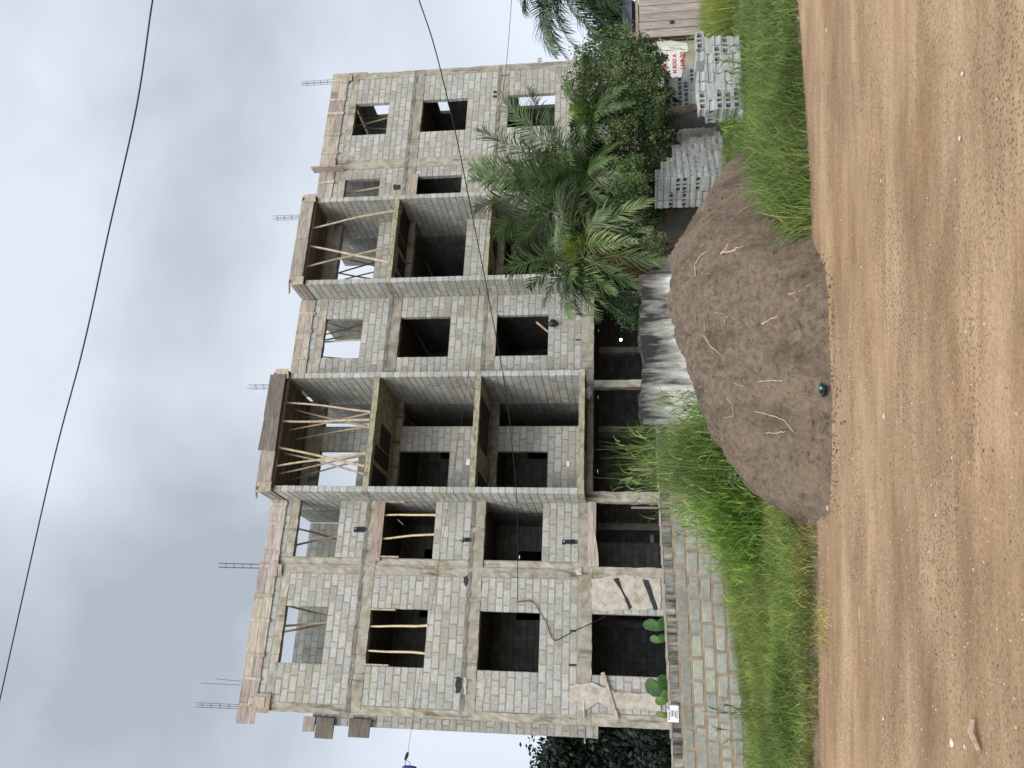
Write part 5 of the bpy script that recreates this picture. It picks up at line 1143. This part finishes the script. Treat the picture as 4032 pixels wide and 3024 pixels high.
bush('shrub', [E_(2570, 950, 15.2, 45, 45), E_(2600, 990, 15.1, 35, 30)], 2600, .035, (1.6, 1.35, 1.5), 'small olive green feathery shrub at the foot of the nearest palm', 'shrub', stem=(tuple(atY(2680, 960, 15.2)), .02))
bush('weed_plant', [E_(2890, 1880, 11.2, 32, 24), E_(2945, 1900, 11.1, 40, 20)], 420, .06, (1.2, 1.35, 1.0), 'small broad-leaved weed growing between heap and grass', 'weed')
bush('weed_plant', [E_(3100, 920, 10.2, 30, 16), E_(3130, 990, 10, 28, 14)], 420, .04, (1.1, 1.35, 1.0), 'clover-like weed at the tip of the far grass bank', 'weed')
bush('weed_plant', [E_(3140, 2500, 9.9, 30, 30), E_(3080, 2380, 10.2, 24, 14)], 260, .05, (1.0, 1.3, 1.0), 'leafy weed in the grass bank above the road edge', 'weed')
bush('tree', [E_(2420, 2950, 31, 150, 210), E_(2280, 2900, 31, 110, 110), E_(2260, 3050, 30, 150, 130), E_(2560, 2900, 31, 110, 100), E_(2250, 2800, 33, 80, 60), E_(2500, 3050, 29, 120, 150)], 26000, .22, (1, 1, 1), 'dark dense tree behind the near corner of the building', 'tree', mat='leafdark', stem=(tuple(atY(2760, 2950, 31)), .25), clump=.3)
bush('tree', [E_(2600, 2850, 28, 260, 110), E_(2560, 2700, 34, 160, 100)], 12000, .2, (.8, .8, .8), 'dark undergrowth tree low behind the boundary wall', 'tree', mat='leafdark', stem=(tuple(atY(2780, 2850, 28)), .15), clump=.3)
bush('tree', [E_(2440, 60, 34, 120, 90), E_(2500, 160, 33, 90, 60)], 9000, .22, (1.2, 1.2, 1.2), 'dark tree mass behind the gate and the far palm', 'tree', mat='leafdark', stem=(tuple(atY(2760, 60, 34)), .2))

# taro leaves over the wall
def taro(px, py, Y, lw, lh, ang, lb, k=(1, 1, 1), fold=.15):
    c = atY(px, py, Y); g = empty('taro_plant', (c.x, Y, 0.2)); tag(g, lb, 'plant', 'taro plants behind the boundary wall'); mb = MB()
    n = 22; ring = []
    for i in range(n):
        t = 2 * math.pi * i / n; r_ = .5 * (1 + .25 * math.cos(t) - .55 * math.exp(-((t - math.pi) / .38) ** 2)) * (1 + rnd.uniform(-.04, .04))
        ring.append((r_ * math.cos(t) * lh, r_ * math.sin(t) * lw))
    ca, sa = math.cos(ang), math.sin(ang); mb.v.append((0, -.03, c.z - .2)); mb.c.append(tuple(a * 1.5 for a in k))
    for (a, b), q in zip(ring, range(n)):
        x_ = b * ca - a * sa; z_ = a * ca + b * sa; mb.v.append((x_, fold * abs(b), c.z - .2 + z_)); mb.c.append(k if q % 3 else tuple(v * 1.25 for v in k))
    for i in range(n): mb.f.append((0, 1 + i, 1 + (i + 1) % n)); mb.m.append(0)
    mb.build('leaf', 'taro', g); mb = MB(); mb.tube([(0, .02, c.z - .2), (.03, .08, (c.z - .2) * .5), (0, .1, 0)], .015, 6, c=(1.3, 1.3, 1)); mb.build('stalk', 'taro', g)
taro(2588, 2690, 15.75, .50, .42, 1.9, 'large round taro leaf rising over the wall beside the nearest plaster', (.42, .52, .5))
taro(2590, 2450, 15.6, .55, .26, 1.75, 'long narrow taro leaf lying along the wall top below the lowest window', (.42, .52, .5))
taro(2606, 2745, 15.6, .34, .22, 2.4, 'pale yellow green drooping taro leaf next to the poster', (1.0, .85, .7))
taro(2615, 2810, 15.6, .30, .14, 1.6, 'yellowing taro leaf at the wall top nearest the poster', (1.2, .95, .8))
taro(2592, 2510, 15.7, .3, .18, 1.7, 'small dark taro leaf between the two large ones', (.7, .8, .7))

# ------------------------------------------------------------------ palms
def frond(base, tip, arch, Lmax, npair, k, parent, dens=1.0, hang=.55, w=.03, upv=None, name='frond', twist=None):
    base, tip = Vector(base), Vector(tip); ax = tip - base; Lr = ax.length
    ctrl = base + ax * .5 + Vector((0, 0, arch)); mb = MB(); O = Vector(parent.location)
    P = lambda t: base * (1 - t) ** 2 + ctrl * 2 * t * (1 - t) + tip * t * t
    T = lambda t: ((ctrl - base) * (1 - t) + (tip - ctrl) * t).normalized()
    pts = [P(i / 14) - O for i in range(15)]; mb.tube(pts, [lerp(.022, .004, i / 14) for i in range(15)], 5, c=(1.3, 1.25, 1.1))
    tw = twist if twist is not None else rnd.uniform(-.6, .6)
    for i in range(npair):
        t = .12 + .88 * (i / (npair - 1)) ** .95; p = P(t); tg = T(t); sd_ = tg.cross(Vector((0, 0, 1)))
        if sd_.length < .15: sd_ = tg.cross(Vector((0, -1, .1)))
        sd_.normalize(); nr = sd_.cross(tg).normalized(); sd_ = (sd_ * math.cos(tw) + nr * math.sin(tw)).normalized(); nr = sd_.cross(tg).normalized()
        L_ = Lmax * (math.sin(math.pi * min(1, .16 + .80 * t)) ** .7) * rnd.uniform(.65, 1.15); L_ = max(L_, Lmax * .25)
        for sg in (-1, 1):
            if rnd.random() > dens: continue
            fw = lerp(.35, 1.5, t ** 1.5) * rnd.uniform(.8, 1.2); d = (sd_ * sg + tg * fw + nr * rnd.uniform(-.3, .6)).normalized()
            ws = d.cross(nr); ws = ws.normalized() if ws.length > .1 else tg
            ww = w * rnd.uniform(.75, 1.2); c = tuple(kk * rnd.uniform(.7, 1.35) for kk in [1]) * 3; cc = (k[0] * c[0], k[1] * c[0], k[2] * c[0])
            q = p.copy(); dd = d.copy(); b = len(mb.v); nseg = 4
            for s in range(nseg + 1):
                f = s / nseg; wd = ww * (.55 + .9 * f if f < .35 else 1.05 * (1 - f) / .65 + .08)
                mb.v.append(tuple(q - ws * wd / 2 - O)); mb.v.append(tuple(q + ws * wd / 2 - O)); mb.c += [cc, cc]
                q = q + dd * (L_ / nseg); dd = (dd + Vector((0, 0, -hang * (.35 + f) * rnd.uniform(.6, 1.3)))).normalized()
            for s in range(nseg): mb.f.append((b + 2 * s, b + 2 * s + 1, b + 2 * s + 3, b + 2 * s + 2)); mb.m.append(0)
    return mb.build(name, 'leaf', parent)
def palm(name, cpx, Y, tips, lb, foot, Lmax=.55, npair=44, k=(1, 1, 1), spear=None, w=.03, trunk_r=.16, extra=6, hang=.5, trunk_mat='trunk'):
    c = atY(cpx[0], cpx[1], Y); g = empty(name, (c.x, Y, foot)); tag(g, lb, 'palm tree'); mb = MB()
    pts = [Vector((c.x + .05 * math.sin(i), Y, lerp(foot, c.z - .1, i / 10))) - g.location for i in range(11)]; mb.tube(pts, [trunk_r * (1.25 - .03 * i + .12 * (i % 2)) for i in range(11)], 10)
    for i in range(16):
        a = rnd.uniform(0, 6.28); z = rnd.uniform(foot + .3, c.z); p = Vector((c.x, Y, z)) - g.location; d = Vector((math.cos(a), math.sin(a), 0)); mb.tube([p + d * trunk_r * .8, p + d * (trunk_r + .12) + Vector((0, 0, .14))], [.035, .02], 5)
    mb.build('trunk', trunk_mat, g)
    for (px, py, dY, arch, *o) in tips:
        T_ = atY(px, py, Y + dY); L_ = (T_ - c).length; kk = o[0] if o else (1, 1, 1); kk = tuple(a * b for a, b in zip(kk, k)); v = rnd.uniform(.8, 1.2)
        frond(c + Vector((rnd.uniform(-.06, .06), rnd.uniform(-.06, .06), rnd.uniform(-.1, .05))), T_, arch, Lmax * min(1.15, max(.55, L_ / 2)), int(npair * min(1.2, max(.6, L_ / 2))), tuple(a * v for a in kk), g, w=w, hang=hang * rnd.uniform(.6, 1.3))
    for i in range(extra):
        a = rnd.uniform(0, 6.28); T_ = c + Vector((math.cos(a) * 1.2, abs(math.sin(a)) * 1.3 + .2, rnd.uniform(-.4, .7))); frond(c, T_, .4, Lmax, npair, tuple(a_ * .7 for a_ in k), g, w=w, hang=hang)
    if spear:
        T_ = atY(spear[0], spear[1], Y - .25)
        for j_ in range(2):
            T2 = T_ + Vector((rnd.uniform(-.12, .12), 0, rnd.uniform(-.1, .05))); frond(c, T2, .05, .33, 26, (2.3, 2.1, .7), g, hang=.05, w=.028, name='young_frond')
    return g
red = (2.2, .55, .6)
palm('palm_tree', (2330, 975), 15.9, [(2000, 1070, -.2, .5), (2140, 1200, -.3, .35), (2245, 1250, -.2, .35), (2355, 1255, -.3, .4), (2480, 1255, -.3, .7), (2545, 1130, -.6, .75), (2610, 1025, -.9, .8, (1.4, 1.25, 1.2)), (2640, 1110, -.5, .6, red), (2105, 1046, -.5, .3), (2187, 932, .3, .3),
   (2515, 865, -.5, .6, (1.3, 1.2, 1.2)), (2565, 790, -.6, .8, (1.4, 1.25, 1.2)), (2330, 1160, .3, .3), (2420, 1150, -.7, .6), (2250, 1100, -.6, .3), (2500, 950, -.8, .8, (1.5, 1.3, 1.3)), (2400, 830, -.6, .5, (1.2, 1.1, 1.2)), (2290, 850, -.3, .4), (2440, 1060, -.9, .9, (1.2, 1.1, 1.1)), (2560, 900, -.2, .8), (2380, 1200, -.8, .5), (2200, 1130, .2, .25), (2090, 1130, .1, .4), (2440, 900, .3, .7), (2330, 800, .1, .4), (2510, 1180, -.2, .8), (2270, 760, -.2, .4), (2590, 1080, .1, .9, (.9, .8, .8))],
   'nearest young palm with drooping fronds and bright green spear by the heap', -.25, .7, 46, (1, 1, .95), (2235, 990), .034, .10, 18)
palm('palm_tree', (2330, 705), 20.4, [(1862, 705, -.3, .15), (1877, 818, -.4, .3), (1952, 916, -.6, .35), (1883, 509, -.2, .3), (1861, 660, .3, .25), (1984, 389, .2, .3), (2085, 353, .3, .4), (2443, 560, -.4, .6, (1.3, 1.2, 1.1)), (2460, 690, -.6, .8, (1.35, 1.2, 1.2)), (2020, 1010, -.7, .5),
   (2150, 600, -.5, .2), (2200, 830, -.6, .3), (2430, 800, -.5, .7, (1.3, 1.2, 1.2)), (2060, 560, .2, .3), (2330, 880, -.7, .7), (2000, 760, .1, .3), (2250, 520, .1, .4), (2100, 900, -.2, .5), (1990, 640, 0, .2), (2040, 700, -.4, .3), (2090, 800, .2, .3), (2150, 450, 0, .3), (2190, 700, -.6, .3), (2250, 620, -.8, .4), (2420, 620, -.8, .7, (1.1, 1.1, 1.1)), (2520, 700, -.6, .9, (1.2, 1.1, 1.1)), (2380, 780, -.9, .6), (2480, 820, -.3, .8), (2160, 980, 0, .5), (2290, 560, -.9, .4), (2060, 930, .3, .5)],
   'largest palm with long feathery fronds spreading over the building front', -.35, .78, 54, (.95, 1.0, 1.0), None, .034, .09, 26)
palm('palm_tree', (2350, 450), 20.1, [(2222, 281, 0, .3), (2230, 350, -.3, .25), (2330, 237, -.3, .4), (2494, 407, -.5, .6), (2465, 340, -.5, .6), (2251, 500, -.2, .25), (2420, 300, -.3, .5), (2500, 480, -.3, .6), (2400, 560, -.3, .5), (2290, 330, -.6, .4), (2440, 420, -.8, .6), (2300, 520, -.6, .4), (2380, 330, 0, .5), (2520, 440, 0, .7), (2270, 450, -.8, .3)],
   'smaller palm with bright spear low against the far end of the building', -.4, .62, 44, (1.05, 1.1, 1.0), (2245, 410), .032, .08, 18)
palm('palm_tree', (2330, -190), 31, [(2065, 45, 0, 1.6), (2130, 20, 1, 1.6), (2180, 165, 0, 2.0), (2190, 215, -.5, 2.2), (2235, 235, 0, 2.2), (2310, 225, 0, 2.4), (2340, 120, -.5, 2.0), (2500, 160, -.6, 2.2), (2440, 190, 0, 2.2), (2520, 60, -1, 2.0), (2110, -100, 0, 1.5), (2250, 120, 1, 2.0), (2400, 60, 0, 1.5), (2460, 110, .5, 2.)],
   'tall dark palm hanging its fronds into the top edge behind the building', -1, .95, 60, (.55, .62, .7), None, .045, .28, 6, .8)

# ------------------------------------------------------------------ cables
def cable(name, pts, r_, mat, lb, cat='cable', n=10):
    P = [Vector(p) for p in pts]; q = []
    for i in range(len(P) - 1):        # Catmull-Rom
        a = P[max(i - 1, 0)]; b = P[i]; c = P[i + 1]; d = P[min(i + 2, len(P) - 1)]
        for k in range(n):
            t = k / n; q.append(.5 * ((2 * b) + (c - a) * t + (2 * a - 5 * b + 4 * c - d) * t * t + (-a + 3 * b - 3 * c + d) * t ** 3))
    q.append(P[-1]); mb = MB(); mb.tube(q, r_, 6); o = mb.build(name, mat, origin=P[-1], smooth=True); tag(o, lb, cat); return o
cable('overhead_cable', [atY(640, -160, 6.0), atY(601, 0, 6.1), atY(538, 419, 6.3), atY(428, 911, 6.6), atY(328, 1367, 6.9), atY(200, 1859, 7.3), atY(0, 2752, 8.0), atY(-90, 3150, 8.4)], .0068, 'black', 'thick dark overhead cable crossing only the sky above the building')
T2 = b2w(*fac(2038, 2373, -.06)); 
cable('service_cable', [atY(1600, -150, 11), atY(1650, 0, 11.5), atY(1715, 200, 12.3), atY(1795, 529, 13.5), atY(1850, 802, 14.5), atY(1923, 1167, 15.8), atY(1987, 1513, 17.2), atY(2014, 1732, 18.2), atY(2036, 2005, 19.8), T2], .009, 'black', 'black service cable running down across the facade to a wall hook', n=8)
cable('wall_cable', [T2] + [b2w(*fac(1700 + a * .6173, 2000 + b * .6173, -.045)) for a, b in ((560, 597), (600, 594), (640, 597), (665, 620), (700, 685), (735, 740), (755, 800), (785, 845), (850, 815), (930, 775), (1020, 735), (1115, 685))], .011, 'black', 'loose black cable sagging down the wall into the lowest near window')
cable('thin_wire', [atY(2020, -150, 13.5), atY(2014, 0, 14), atY(1994, 255, 15), atY(1973, 425, 15.5), atY(1889, 1132, 17.5), atY(1813, 1683, 18.5), atY(1721, 2262, 19.2), atY(1640, 2740, 19.6), atY(1606, 2965, 19.8)], .0045, 'black', 'thin wire strung across the facade ending at a black insulator')
I0 = atY(1606, 2965, 19.8); I1 = atY(1596, 2990, 19.9); ins = empty('insulator', I0); tag(ins, 'small black insulator on a hook with a blue piece at the photo bottom', 'insulator')
mb = MB(); mb.tube([(0, 0, 0), (I1 - I0) * .45, I1 - I0], [.03, .045, .03], 8); mb.build('insulator_body', 'black', ins)
mb = MB(); q = I1 - I0; mb.tube([q, q + Vector((-.12, 0, .0)), q + Vector((-.2, 0, .05))], .008, 5); mb.tube([q, q + Vector((-.06, 0, -.1)), q + Vector((-.2, 0, -.16))], .006, 5); mb.build('wire_loop', 'black', ins)
p = atY(1612, 3022, 19.9) - I0; mb = MB(); sphere(mb, p, .07, 8, 6, sc=(.8, .8, 2.6), jit=.1); mb.build('blue_box', 'blue', ins)
